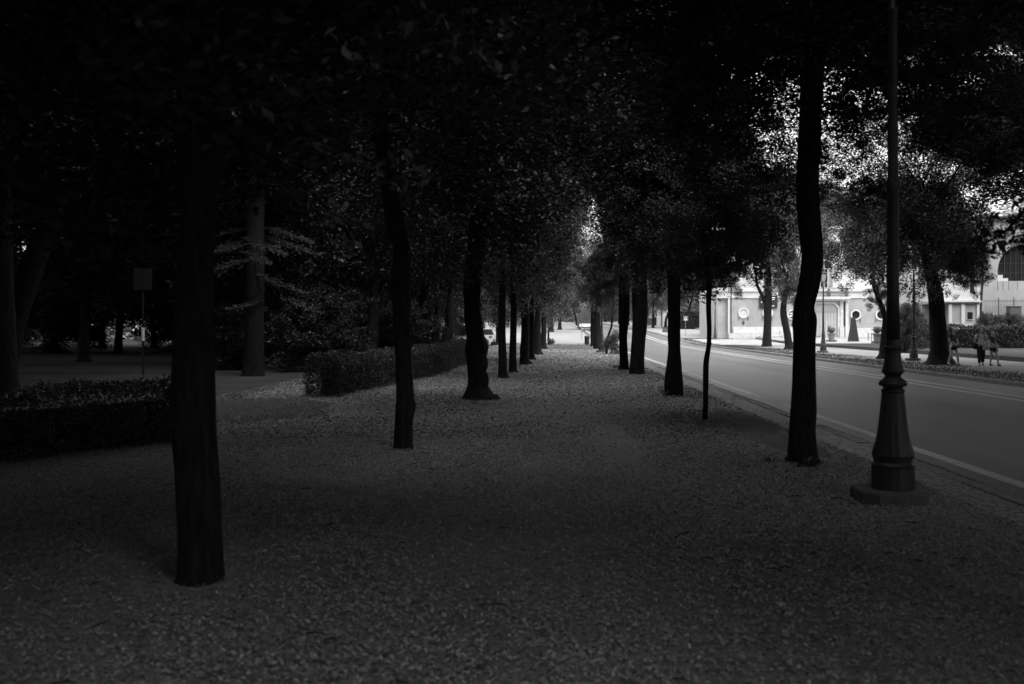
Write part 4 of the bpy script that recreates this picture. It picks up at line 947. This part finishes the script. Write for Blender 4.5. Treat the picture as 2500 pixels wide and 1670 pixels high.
MB().add([(x0 - .15, BY - .25, topz(x0)), (x1, BY - .25, topz(x1)), (x1, BY + 9, topz(x1)), (x0 - .15, BY + 9, topz(x0)), (x0 - .15, BY - .25, topz(x0) + .16), (x1, BY - .25, topz(x1) + .16), (x1, BY + 9, topz(x1) + .16), (x0 - .15, BY + 9, topz(x0) + .16)],
         [(0, 3, 2, 1), (4, 5, 6, 7), (0, 1, 5, 4), (1, 2, 6, 5), (2, 3, 7, 6), (3, 0, 4, 7)]).build('roof_edge', M['roof'], ab)
w_ = MB().prism([(ac - arr, zs)] + list(reversed(arc(ac, az, arr, 0, 180, 24)))[::-1][::-1] + [(ac + arr, zs)], BY + .4, BY + .45)
w_.f = []; w_.v = []
w_.prism([(ac - arr, zs), (ac + arr, zs)] + arc(ac, az, arr, 0, 180, 24), BY + .4, BY + .45)
w_ = w_.build('arched_window', M['glass_dark'], ab)
b_ = MB()
for q in range(-4, 5):
    x = ac + q * arr / 4.5; hh = math.sqrt(max(0, arr ** 2 - (x - ac) ** 2))
    b_.box(x - .02, x + .02, BY + .34, BY + .39, zs, az + hh)
for z in (az - .15, az + .55): b_.box(ac - arr * .9, ac + arr * .9, BY + .335, BY + .338, z - .015, z + .015)
b_.build('window_bar', M['iron_mid'], w_)
MB().box(XB(2436), XB(2450), BY + .1, BY + .33, zs, ZB(671)).box(XB(2450) + .004, XB(2463), BY + .1, BY + .33, zs, ZB(679)).build('infill_step', M['white_plaster'], w_)
b_ = MB()
for px in (2436, 2449, 2463, 2484): b_.box(XB(px) - .012, XB(px) + .012, BY - .012, BY - .003, ZB(709), ZB(687))
b_.build('crack', M['iron_mid'], ab)
MB().tube([(XB(2386), BY - .35, .6), (XB(2391), BY - .3, ZB(740)), (XB(2396), BY - .25, ZB(680)), (XB(2397), BY - .2, ZB(610))], [.085, .085, .08, .08], 8).build('drainpipe', M['iron'], ab)
# iron railing on a low wall in front
RY = 71.3
rt = empty('iron_railing', (wx(2450, RY), RY, .2), 'black spiked iron railing in front of the arched building', 'railing')
MB().box(wx(2400, RY), wx(2700, RY), RY - .12, RY + .12, .15, wz(774, RY)).build('wall_base', M['stone'], rt)
b_ = MB(); px = 2405
while px < 2620:
    x = wx(px, RY); b_.cyl((x, RY, wz(774, RY)), (x, RY, wz(730, RY)), .013, .004, 4); px += 3.7
for py in (735, 770): b_.box(wx(2404, RY), wx(2620, RY), RY - .012, RY + .012, wz(py, RY) - .018, wz(py, RY) + .018)
b_.build('bar', M['iron'], rt)
for px in (2438, 2475, 2530): MB().cyl((wx(px, RY), RY - .03, wz(776, RY)), (wx(px, RY), RY - .03, wz(727, RY)), .04, .03, 6).build('post', M['iron'], rt)
MB().box(wx(2461, 70.6), wx(2487, 70.6), 70.2, 70.9, .2, wz(749, 70.6)).box(wx(2460, 70.6), wx(2488, 70.6), 70.15, 70.95, wz(749, 70.6) + .003, wz(747.5, 70.6)).build('utility_cabinet', M['box_grey'], None, label='grey cabinet in front of the iron railing at the right edge', cat='cabinet')

# ------------------------------------------------------------------ left end of the far side: ivy wall, far building, signs
IY = 156
iv = empty('ivy_wall', (wx(1700, IY), IY, zp(IY)), 'long garden wall overgrown with dark ivy across the side street', 'garden wall')
MB().box(wx(1640, IY), wx(1775, IY), IY, IY + .5, zp(IY) - .3, wz(764, IY)).build('masonry', M['mid_plaster'], iv)
rng = np.random.default_rng(71); n = 26000
P = np.stack([rng.uniform(wx(1636, IY), wx(1780, IY), n), IY - .02 - np.abs(rng.normal(0, .18, n)), rng.uniform(zp(IY) - .1, wz(760, IY), n)], 1) - np.array(ORG[iv.name])
o = bpy.data.objects.new('ivy', leaves_at('ivy leaves', P, .2, M['leaf'], rng, 0)); COL.objects.link(o); o.parent = iv
for i, (px, Y, k) in enumerate([(1672, 162, 'mid1'), (1745, 160, 'mid2'), (1625, 176, 'wood1'), (1560, 185, 'wood2')]):
    tree('tree', ['dark tree rising behind the left end of the ivy wall', 'leaning tree above the ivy wall by the lamp', 'dark tree overhanging the far pale house', 'dark tree left of the far pale house'][i], wx(px, Y), Y,
         [(0, 0, 0, .3), (.1, 0, 1.5, .22), (.7, 0, 3.2, .18), (1.3, 0, 5.5, .12), (1.5, 0, 7, .06)], [(k, 0, 0, 3.0, 13, 4.6)], seed=140 + i, limbs=4)
FY = 186
def XF(px): return wx(px, FY)
def ZF(py): return wz(py, FY)
fb = empty('far_house', (XF(1606), FY, zp(FY)), 'small pale house far down the road between the trunks', 'house')
MB().box(XF(1576), XF(1640), FY, FY + 8, ZF(801), ZF(742)).build('wall', M['plaster_wall_far'], fb)
for a, b in ((1584, 1588), (1603, 1610), (1617, 1631)): MB().box(XF(a), XF(b), FY - .25, FY - .004, ZF(799), ZF(757)).build('pillar', M['white_plaster'], fb)
MB().box(XF(1597.5), XF(1602), FY - .1, FY - .004, ZF(799), ZF(775)).build('door', M['glass_dark'], fb)
MB().box(XF(1581), XF(1592), FY - .3, FY - .254, ZF(793), ZF(777)).build('garage_door', M['box_grey'], fb)
MB().frustum((XF(1574) + XF(1642)) / 2, FY + 4, ZF(742) + .003, ZF(733), (XF(1642) - XF(1574)) / 2, 4.4, (XF(1642) - XF(1574)) / 2 - 1.5, 1.5).build('roof', M['roof'], fb)
MB().box(XF(1571), XF(1640), FY - 3, FY - 2.8, ZF(800), ZF(795)).build('low_wall', M['white_plaster'], None, label='low white wall in front of the far pale house', cat='wall')
MB().cyl((wx(1616, 175), 175, zp(175) - .1), (wx(1616, 175), 175, 9), .09).build('utility_pole', M['bark'], None, label='dark pole in front of the far pale house', cat='pole')
MB().cyl((wx(1404, 230), 230, zp(230) - .1), (wx(1404, 230), 230, 9), .1).build('utility_pole', M['metal'], None, label='thin pole at the far bend beside the bare leaning trunk', cat='pole')
# pedestrian crossing sign
sx, sy = wx(1674, 118), 118; z0 = gz(sx, sy)
sg = empty('crossing_sign', (sx, sy, z0), 'square pedestrian crossing sign on a thin post at the side street', 'road sign')
MB().cyl((sx, sy, z0 - .05), (sx, sy, wz(771, sy)), .03).build('post', M['metal'], sg)
pl = MB().box(wx(1668, sy), wx(1680, sy), sy - .06, sy - .035, wz(783, sy), wz(771, sy)).build('plate', M['sign_face'], sg)
b_ = MB(); zz = wz(782, sy)
b_.prism([(sx - .22, zz), (sx + .22, zz), (sx, zz + .46)], sy - .07, sy - .062); tri = b_.build('triangle', M['white_paint'], pl)
b_ = MB(); b_.cyl((sx + .005, sy - .076, zz + .19), (sx + .01, sy - .076, zz + .27), .028, n=6).cyl((sx, sy - .076, zz + .2), (sx - .06, sy - .076, zz + .05), .014, n=4).cyl((sx, sy - .076, zz + .2), (sx + .06, sy - .076, zz + .05), .014, n=4).lathe(sx + .01, sy - .076, [(.005, zz + .29), (.026, zz + .31), (.005, zz + .335)], 6)
b_.build('walking_figure', M['iron'], tri)
sx, sy = wx(1722, 135), 135; z0 = gz(sx, sy)
sg = empty('round_sign', (sx, sy, z0), 'pale round road sign by the ivy wall, half hidden by the sapling', 'road sign')
MB().cyl((sx, sy, z0 - .05), (sx, sy, wz(786, sy)), .03).build('post', M['metal'], sg)
MB().prism(arc(sx, wz(791.5, sy), .42, 0, 360, 24)[:-1], sy - .06, sy - .035).build('plate', M['white_paint'], sg)
# street box on island
ix, iy = wx(1626, 130), 130
MB().box(ix - .45, ix + .45, iy - .3, iy + .3, zp(iy) - .1, wz(800, iy)).box(ix - .5, ix + .5, iy - .35, iy + .35, wz(800, iy) + .003, wz(799, iy)).build('utility_cabinet', M['box_grey'], None, label='dark grey street box at the kerb far across the road', cat='cabinet')
MB().box(wx(1612, 127), wx(1636, 127), 126.5, 128.5, zp(127) - .1, zp(127) + .14).build('kerb', M['travertine'], kind='structure')
# bin, marker post, litter
bx_, by_ = wx(1433, 89), 89
t = empty('litter_bin', (bx_, by_, 0), 'black round litter bin at the end of the right row', 'litter bin')
MB().lathe(bx_, by_, [(.2, .06), (.21, .08), (.22, .7), (.24, .71), (.24, .76), (.2, .77)], 16, lobes=16, lobe=.02).build('body', M['iron'], t)
MB().lathe(bx_, by_, [(.21, .77), (.17, .82), (.05, .83)], 14).build('lid', M['iron'], t)
MB().box(bx_ - .12, bx_ + .12, by_ - .12, by_ + .12, 0, .058).build('foot', M['iron'], t)
x_ = wx(1419.5, 110); MB().cyl((x_, 110, zp(110) - .05), (x_, 110, wz(790, 110)), .035).build('marker_post', M['metal'], None, label='thin pale post on the kerb in front of the bus', cat='post')
def flat(x, y, s, label, a=.5):
    c, d = math.cos(a) * s, math.sin(a) * s; z = gz(x, y) + .03
    MB().add([(x - c, y - d, z), (x + d * .5, y - c * .5, z + .01), (x + c, y + d, z + .03), (x - d * .5, y + c * .5, z + .015)], [(0, 1, 2, 3)]).add([(x - c, y - d, z - .006), (x + d * .5, y - c * .5, z + .004), (x + c, y + d, z + .024), (x - d * .5, y + c * .5, z + .009)], [(3, 2, 1, 0)]).build('paper_scrap', M['paper'], None, label=label, cat='litter')
flat(wx(1482, 56.6), 56.6, .13, 'white paper scrap on the ground near the kerb bush', .7)
flat(wx(1298, 24.4), 23.6, .05, 'small pale scrap lying on the leaves between the rows', .3)
def rock(X, Y, s, label, seed):
    rd = random.Random(seed)
    MB().lathe(X, Y, [(s, gz(X, Y) - .02), (s * 1.1, gz(X, Y) + s * .3), (s * .9, gz(X, Y) + s * .8), (s * .4, gz(X, Y) + s)], 8, rd.uniform(0, 1), 3, .12).build('stone_block', M['stone'], None, label=label, cat='stone')
rock(wx(1622, 25), 25.2, .11, 'small stone block left of the trunk with a widening foot', 3)
rock(wx(1506, 40), 40.5, .14, 'small stump of stone beside the close pair of trunks', 4)

# ------------------------------------------------------------------ sign post in the wood
sx, sy = wx(349, 34.4), 34.4
sg = empty('sign_post', (sx, sy, 0), 'thin post with a dark square board among the trees at the left', 'sign post')
MB().cyl((sx, sy, -.05), (sx, sy, wz(708, sy)), .035).build('post', M['rubber'], sg)
MB().box(sx - .3, sx + .32, sy - .06, sy - .0, wz(708, sy) + .003, wz(655, sy)).build('board', M['rubber'], sg)
MB().lathe(sx, sy, [(.056, wz(832, sy)), (.056, wz(800, sy))], 10).build('sticker', M['white_paint'], sg)

# ------------------------------------------------------------------ bus far down the road, parked car left
Yb = 150; xb0, xb1 = wx(1414, Yb), wx(1452, Yb); zb0 = gz(6, Yb)
bs = empty('bus', ((xb0 + xb1) / 2, Yb, zb0), 'tall bus with a white front bumper far down the road', 'bus')
MB().box(xb0, xb1, Yb + .1, Yb + 10, zb0 + .35, zb0 + 3.3).build('body', M['box_grey'], bs)
MB().box(xb0 + .05, xb1 - .05, Yb - .02, Yb + .096, zb0 + .52, zb0 + 1.02).build('front_panel', M['body_white'], bs)
MB().box(xb0 + .08, xb1 - .08, Yb, Yb + .095, zb0 + 1.06, zb0 + 3.1).build('windscreen', M['grey_glass'], bs)
for s_ in (-1, 1):
    xc = (xb0 + xb1) / 2 + s_ * .78
    MB().box(xc - .17, xc + .17, Yb - .05, Yb - .022, zb0 + .5, zb0 + .68).build('headlight', M['lamp_lens'], bs)
    MB().tube([((xb0 + xb1) / 2 + s_ * 1.0 - .12, Yb + 1.8, zb0 + .45), ((xb0 + xb1) / 2 + s_ * 1.0 + .12, Yb + 1.8, zb0 + .45)], [.45, .45], 16).build('wheel', M['rubber'], bs)
MB().box(xb0 + .5, xb1 - .5, Yb - .04, Yb - .022, zb0 + .36, zb0 + .46).build('number_plate', M['banner'], bs)
cx_, cy_ = wx(1182, 86), 86
car = empty('parked_car', (cx_, cy_, 0), 'pale parked car glimpsed between trunks behind the hedge', 'car')
b_ = MB()
prof = [(-.82, .35), (.82, .35), (.86, .6), (.84, .95), (-.84, .95), (-.86, .6)]
b_.prism([(cx_ + a, z) for a, z in prof], cy_ - 2, cy_ + 2); b_.build('body', M['body_white'], car)
MB().add([(cx_ + sx_ * wx_, cy_ + yy, z) for z, yy0, yy1, wx_ in ((.955, -1.85, .9, .8), (1.42, -1.4, .3, .62)) for sx_, yy in ((-1, yy0), (1, yy0), (1, yy1), (-1, yy1))],
         [(0, 3, 2, 1), (4, 5, 6, 7), (0, 1, 5, 4), (1, 2, 6, 5), (2, 3, 7, 6), (3, 0, 4, 7)]).build('window', M['glass_dark'], car)
MB().box(cx_ - .6, cx_ + .6, cy_ - 1.4, cy_ + .3, 1.425, 1.46).build('roof', M['body_white'], car)
for s_ in (-1, 1):
    MB().box(cx_ + s_ * .68 - .12, cx_ + s_ * .68 + .12, cy_ - 2.03, cy_ - 2.004, .72, .86).build('tail_light', M['sign_face'], car)
    for yy in (-1.3, 1.3): MB().cyl((cx_ + s_ * .78 - .1, cy_ + yy, .31), (cx_ + s_ * .78 + .1, cy_ + yy, .31), .31, n=16).build('wheel', M['rubber'], car)
MB().box(cx_ - .24, cx_ + .24, cy_ - 2.02, cy_ - 2.004, .5, .6).build('number_plate', M['glass_dark'], car)

# ------------------------------------------------------------------ people
def skin_mesh(name, chains, mat, parent, levels=2):
    """chains: lists of (x, y, z, r); equal start points of chains are merged with earlier vertices"""
    bm = bmesh.new(); lay = bm.verts.layers.skin.verify(); known = {}
    first = True
    for ch in chains:
        prev = None
        for (x, y, z, r) in ch:
            key = (round(x, 4), round(y, 4), round(z, 4))
            v = known.get(key)
            if v is None:
                v = bm.verts.new((x, y, z)); known[key] = v; v[lay].radius = (r, r)
                if first: v[lay].use_root = True; first = False
            if prev is not None and not bm.edges.get((prev, v)): bm.edges.new((prev, v))
            prev = v
    me = bpy.data.meshes.new(name); bm.to_mesh(me); bm.free()
    me.materials.append(mat)
    o = bpy.data.objects.new(name, me); COL.objects.link(o); o.parent = parent
    md = o.modifiers.new('Skin', 'SKIN'); md.use_smooth_shade = True
    s_ = o.modifiers.new('Sub', 'SUBSURF'); s_.levels = levels; s_.render_levels = levels
    ORG[o.name] = Vector((0, 0, 0))
    return o
def person(X, Y, hgt, yaw, label, top, bottom, hair, legs_bare, step, arms, headturn=0, headtilt=0, shorts=False, sleeve='short', top_w=1.0, puffy=0):
    z0 = gz(X, Y) + .012
    t = empty('person', (X, Y, z0), label, 'person')
    t.rotation_euler = (0, 0, yaw); k = hgt / 1.7; t.scale = (k, k, k)
    # figure faces -y before turning; x to its left
    pel = (0, 0, .92, .115); wa = (0, 0, 1.06, .105); ch = (0, .0, 1.24, .125); nb = (0, .01, 1.41, .07); nk = (0, 0, 1.47, .052)
    hd = (0, -.01, 1.545, .075); hd2 = (0, -.01, 1.62, .085); hd3 = (0, -.0, 1.68, .055)
    chains = [[pel, wa, ch, nb, nk, hd, hd2, hd3], [hd, (0, -.075, 1.55, .022)], [hd2, (0, -.098, 1.595, .014)], [hd2, (.083, .005, 1.595, .014)], [hd2, (-.083, .005, 1.595, .014)]]
    L_ = {}
    for s_, (fy, kn, lift) in zip((1, -1), step):
        hip = (s_ * .095, 0, .86, .09); knee = (s_ * .1, kn, .49 + lift * .3, .062); calf = (s_ * .1, kn + (fy - kn) * .4, .33 + lift * .6, .058); ank = (s_ * .1, fy, .09 + lift, .036); toe = (s_ * .115, fy - .15, .03 + lift * .5, .03); heel = (s_ * .1, fy + .04, .035 + lift, .03)
        chains += [[pel, hip, knee, calf, ank, toe], [ank, heel]]; L_[s_] = (hip, knee, calf, ank, toe, heel)
    A_ = {}
    for s_, (el, wr) in zip((1, -1), arms):
        sh = (s_ * .165 * top_w, .01, 1.385, .058); e = el + (.04,); w2 = wr + (.027,)
        d = (Vector(wr) - Vector(el)).normalized(); h1 = Vector(wr) + d * .06; h2 = Vector(wr) + d * .1
        side = d.cross(Vector((0, 0, 1))).normalized() if abs(d.z) < .95 else Vector((1, 0, 0))
        side2 = Vector((0, 1, 0)) if abs(d.z) > .6 else side
        chains += [[nb, sh, e, w2, (h1.x, h1.y, h1.z, .028)]]
        for q, ln in zip((-1.5, -.5, .5, 1.5), (.06, .075, .07, .055)):
            b0 = h1 + side2 * q * .014; b1 = b0 + d * (.02 + ln * .5); b2 = b0 + d * (.02 + ln) + Vector((0, -.012, -.004))
            chains += [[(h1.x, h1.y, h1.z, .028), (b1.x, b1.y, b1.z, .009), (b2.x, b2.y, b2.z, .007)]]
        tb = Vector(wr) + d * .03 - side2 * .035; tb2 = tb + d * .04
        chains += [[w2, (tb.x, tb.y, tb.z, .01), (tb2.x, tb2.y, tb2.z, .009)]]
        A_[s_] = (sh, e, w2)
    skin_mesh('body', chains, M['skin'], t, 2)
    # clothes follow the body, slightly proud of it
    g = .016
    def gr(p, e=g): return (p[0], p[1], p[2], p[3] + e)
    tc_ = [[gr((0, 0, .95, .125)), gr(wa, .022), gr(ch), gr((0, .01, 1.40, .06))]]
    for s_ in (1, -1):
        sh, e, w2 = A_[s_]
        f = .55 if sleeve == 'short' else 1.0
        m1 = tuple(sh[i] + (e[i] - sh[i]) * f for i in range(3)) + (.05 + puffy * .5,)
        c1 = [gr((0, .01, 1.40, .06)), gr(sh, .012 + puffy), gr(m1, .014)]
        if sleeve == 'long': c1.append(gr(tuple(e[i] + (w2[i] - e[i]) * .9 for i in range(3)) + (.03,), .012))
        tc_.append(c1)
    skin_mesh('shirt', tc_, M[top], t)
    bc = [[gr((0, 0, 1.0, .105)), gr(pel, .02)]]
    for s_ in (1, -1):
        hip, knee, calf, ank, toe, heel = L_[s_]
        if shorts:
            md = tuple(hip[i] + (knee[i] - hip[i]) * .55 for i in range(3)) + (.085,)
            bc.append([gr(pel, .02), gr(hip, .024), gr(md, .024)])
        else:
            ak = (ank[0], ank[1], ank[2] + .04, .05)
            bc.append([gr(pel, .03), gr(hip, .03), gr(knee, .034), gr(calf, .026), gr(ak, .02)])
    skin_mesh('shorts' if shorts else 'trousers', bc, M[bottom], t)
    for s_ in (1, -1):
        hip, knee, calf, ank, toe, heel = L_[s_]
        skin_mesh('shoe', [[(heel[0], heel[1], heel[2] + .004, .036), (ank[0], (ank[1] + toe[1]) / 2 , (heel[2] + toe[2]) / 2 + .01, .042), (toe[0], toe[1], toe[2] + .005, .034)]], M['cloth_dark'], t, 1)
    hm, longh = hair
    hc = [[(0, .03, 1.58, .082), (0, .022, 1.645, .09), (0, .0, 1.69, .062)]]
    if longh: hc += [[(0, .03, 1.58, .082), (0, .06, 1.47, .07), (0, .07, 1.38, .045)], [(0, .03, 1.58, .082), (.07, .02, 1.52, .035)], [(0, .03, 1.58, .082), (-.07, .02, 1.52, .035)]]
    skin_mesh('hair', hc, M[hm], t)
    for s_ in (1, -1): MB().lathe(s_ * .03, -.088, [(.003, 1.612), (.009, 1.617), (.009, 1.622), (.003, 1.627)], 8).build('eye', M['hair_dark'], t)
    return t
def attach_z(t): return t
Yp = 42.0
p1 = person(wx(2334, Yp), Yp + .3, 1.60, R(18), 'person in dark top and shorts walking beside the massive trunk, hands joined', 'cloth_mid', 'cloth_dark', ('hair_dark', True), True,
            [(-.22, -.16, 0), (.2, .0, .03)], [((.23, -.02, 1.12), (.06, -.24, 1.03)), ((-.23, -.02, 1.12), (-.05, -.24, 1.0))], shorts=True)
p2 = person(wx(2395, Yp), Yp, 1.57, R(-12), 'person in a puffy white blouse and dark trousers with a pale tote bag', 'cloth_white', 'cloth_dark', ('hair_dark', True), False,
            [(.12, .02, .02), (-.2, -.15, 0)], [((.28, .02, 1.13), (.2, -.16, 1.12)), ((-.28, .03, 1.13), (-.2, -.12, 1.06))], top_w=1.12, puffy=.035)
p3 = person(wx(2426, Yp), Yp + .1, 1.49, R(30), 'person in a dark top and black shorts with bare legs, right of the white blouse', 'cloth_mid', 'cloth_dark', ('hair_pale', False), True,
            [(-.24, -.18, 0), (.06, -.02, .02)], [((.27, .06, 1.14), (.36, -.02, 1.0)), ((-.22, 0, 1.12), (-.12, -.2, 1.02))], shorts=True)
def bag(name, label, cx, cy, z, w_, h_, mat, strap_to):
    t = empty(name, (cx, cy, z), label, 'bag')
    MB().lathe(cx, cy, [(w_ * .3, z), (w_ * .52, z + h_ * .15), (w_ * .5, z + h_ * .6), (w_ * .3, z + h_ * .95), (w_ * .12, z + h_)], 12).build('pouch', M[mat], t, smooth=True)
    m_ = MB(); sx_, sy_, sz_ = strap_to
    m_.tube([(cx, cy, z + h_ * .9), (cx * .6 + sx_ * .4, min(cy, sy_) - .06, z + h_ + (sz_ - z - h_) * .4), (cx * .2 + sx_ * .8, min(cy, sy_) - .06, z + h_ + (sz_ - z - h_) * .8), (sx_, sy_, sz_)], [.015] * 4, 6)
    m_.build('strap', M['cloth_dark'], t)
bag('tote_bag', 'pale canvas tote bag on the hip of the white blouse wearer', wx(2403, Yp), Yp - .2, .68, .26, .4, 'cloth_canvas', (wx(2398, Yp), Yp - .02, 1.37))
bag('shoulder_bag', 'dark shoulder bag on the back of the person in the white blouse', wx(2383, Yp), Yp + .05, .72, .2, .28, 'cloth_dark', (wx(2388, Yp), Yp - .02, 1.36))
b_ = MB(); x_ = wx(2433, Yp); b_.lathe(x_, Yp - .1, [(.02, .6), (.036, .62), (.036, .76), (.015, .8), (.015, .83)], 10)
b_.build('water_bottle', M['white_paint'], None, label='white water bottle hanging at the hip of the person in black shorts', cat='bottle')

# low twigs with big leaves hanging into the view, belonging to the nearest trees
def twig(parent, pts, n, leaf, seed, spread=.16):
    rng = np.random.default_rng(seed); org = ORG[parent.name]
    m_ = MB(); m_.tube(pts, [.02 - .014 * i / (len(pts) - 1) for i in range(len(pts))], 6); m_.build('twig', M['bark'], parent)
    A = np.array(pts); s = rng.uniform(0.25, 1, n) * (len(pts) - 1); i = np.minimum(s.astype(int), len(pts) - 2); f = (s - i)[:, None]
    P = A[i] * (1 - f) + A[i + 1] * f + rng.normal(size=(n, 3)) * spread * np.array([1, 1, .7])
    P -= np.array(org)
    o = bpy.data.objects.new('twig_leaves', leaves_at('twig leaves', P, leaf, M['leaf_hedge'], rng, .2, .42)); COL.objects.link(o); o.parent = parent
roots = {o['label']: o for o in COL.objects if o.get('label') and o.parent is None}
tn = [v for k, v in roots.items() if k.startswith('thick straight dark trunk')][0]
def tp(px, py, Y): return (wx(px, Y), Y, wz(py, Y))
twig(tn, [tp(560, 300, 6.6), tp(760, 330, 6.2), tp(930, 405, 5.9), tp(1060, 460, 5.8)], 90, .085, 1, .09)
twig(tn, [tp(560, 330, 6.6), tp(720, 430, 6.4), tp(820, 530, 6.3), tp(870, 600, 6.2)], 60, .085, 2, .07)
twig(tn, [tp(560, 200, 6.6), tp(850, 120, 5.6), tp(1100, 90, 5.2), tp(1260, 130, 5.2)], 90, .085, 3, .12)
tr = [o for o in COL.objects if o.get('group') == OFF][0]
tr and twig(tr, [tp(2620, 380, 6.2), tp(2540, 470, 6.5), tp(2460, 560, 6.6), tp(2400, 600, 6.7)], 110, .09, 4, .1)
t1 = [v for k, v in roots.items() if k.startswith('tall bowed dark trunk')][0]
for (px, py, Y, r_) in [(1700, 230, 12, .9), (1960, 230, 12, .7), (2010, 380, 12, .45), (2040, 420, 12.5, .5), (1990, 350, 12.3, .4), (2120, 460, 12.4, .45), (2080, 340, 12.6, .5), (2250, 330, 14, .6), (2330, 250, 13, .8), (2420, 400, 13, .7), (1830, 215, 12, 1.0), (1900, 160, 12, .9), (1780, 330, 12, .75), (1700, 420, 12.3, .7), (1880, 300, 11.6, .6), (1860, 430, 12.0, .5), (1660, 300, 12, .9), (2060, 300, 12.2, .6), (2110, 380, 12.4, .42), (2010, 480, 12.6, .35), (2060, 250, 12, .8), (2230, 230, 12.5, .7), (2140, 270, 13, .7), (2330, 330, 13, .9), (2150, 470, 13, .45)]:
    crown(t1, 'spray', wx(px, Y), Y, wz(py, Y) - r_ * .75, wz(py, Y) + r_ * .75, r_)
sp = [v for k, v in roots.items() if k.startswith('thin crooked young tree')][0]
for (px, py, r_) in [(1770, 680, .42), (1800, 715, .25), (1745, 640, .5), (1690, 660, .5), (1810, 660, .3)]:
    crown(sp, 'spray', wx(px, 17.8), 17.8, wz(py, 17.8) - r_ * .8, wz(py, 17.8) + r_ * .8, r_)
for (px, py, Y, r_) in [(2470, 560, 6.6, .22), (2500, 600, 6.6, .15), (2440, 590, 6.7, .1), (2520, 530, 6.6, .25)]:
    crown(tr, 'spray', wx(px, Y), Y, wz(py, Y) - r_ * .8, wz(py, Y) + r_ * .8, r_)
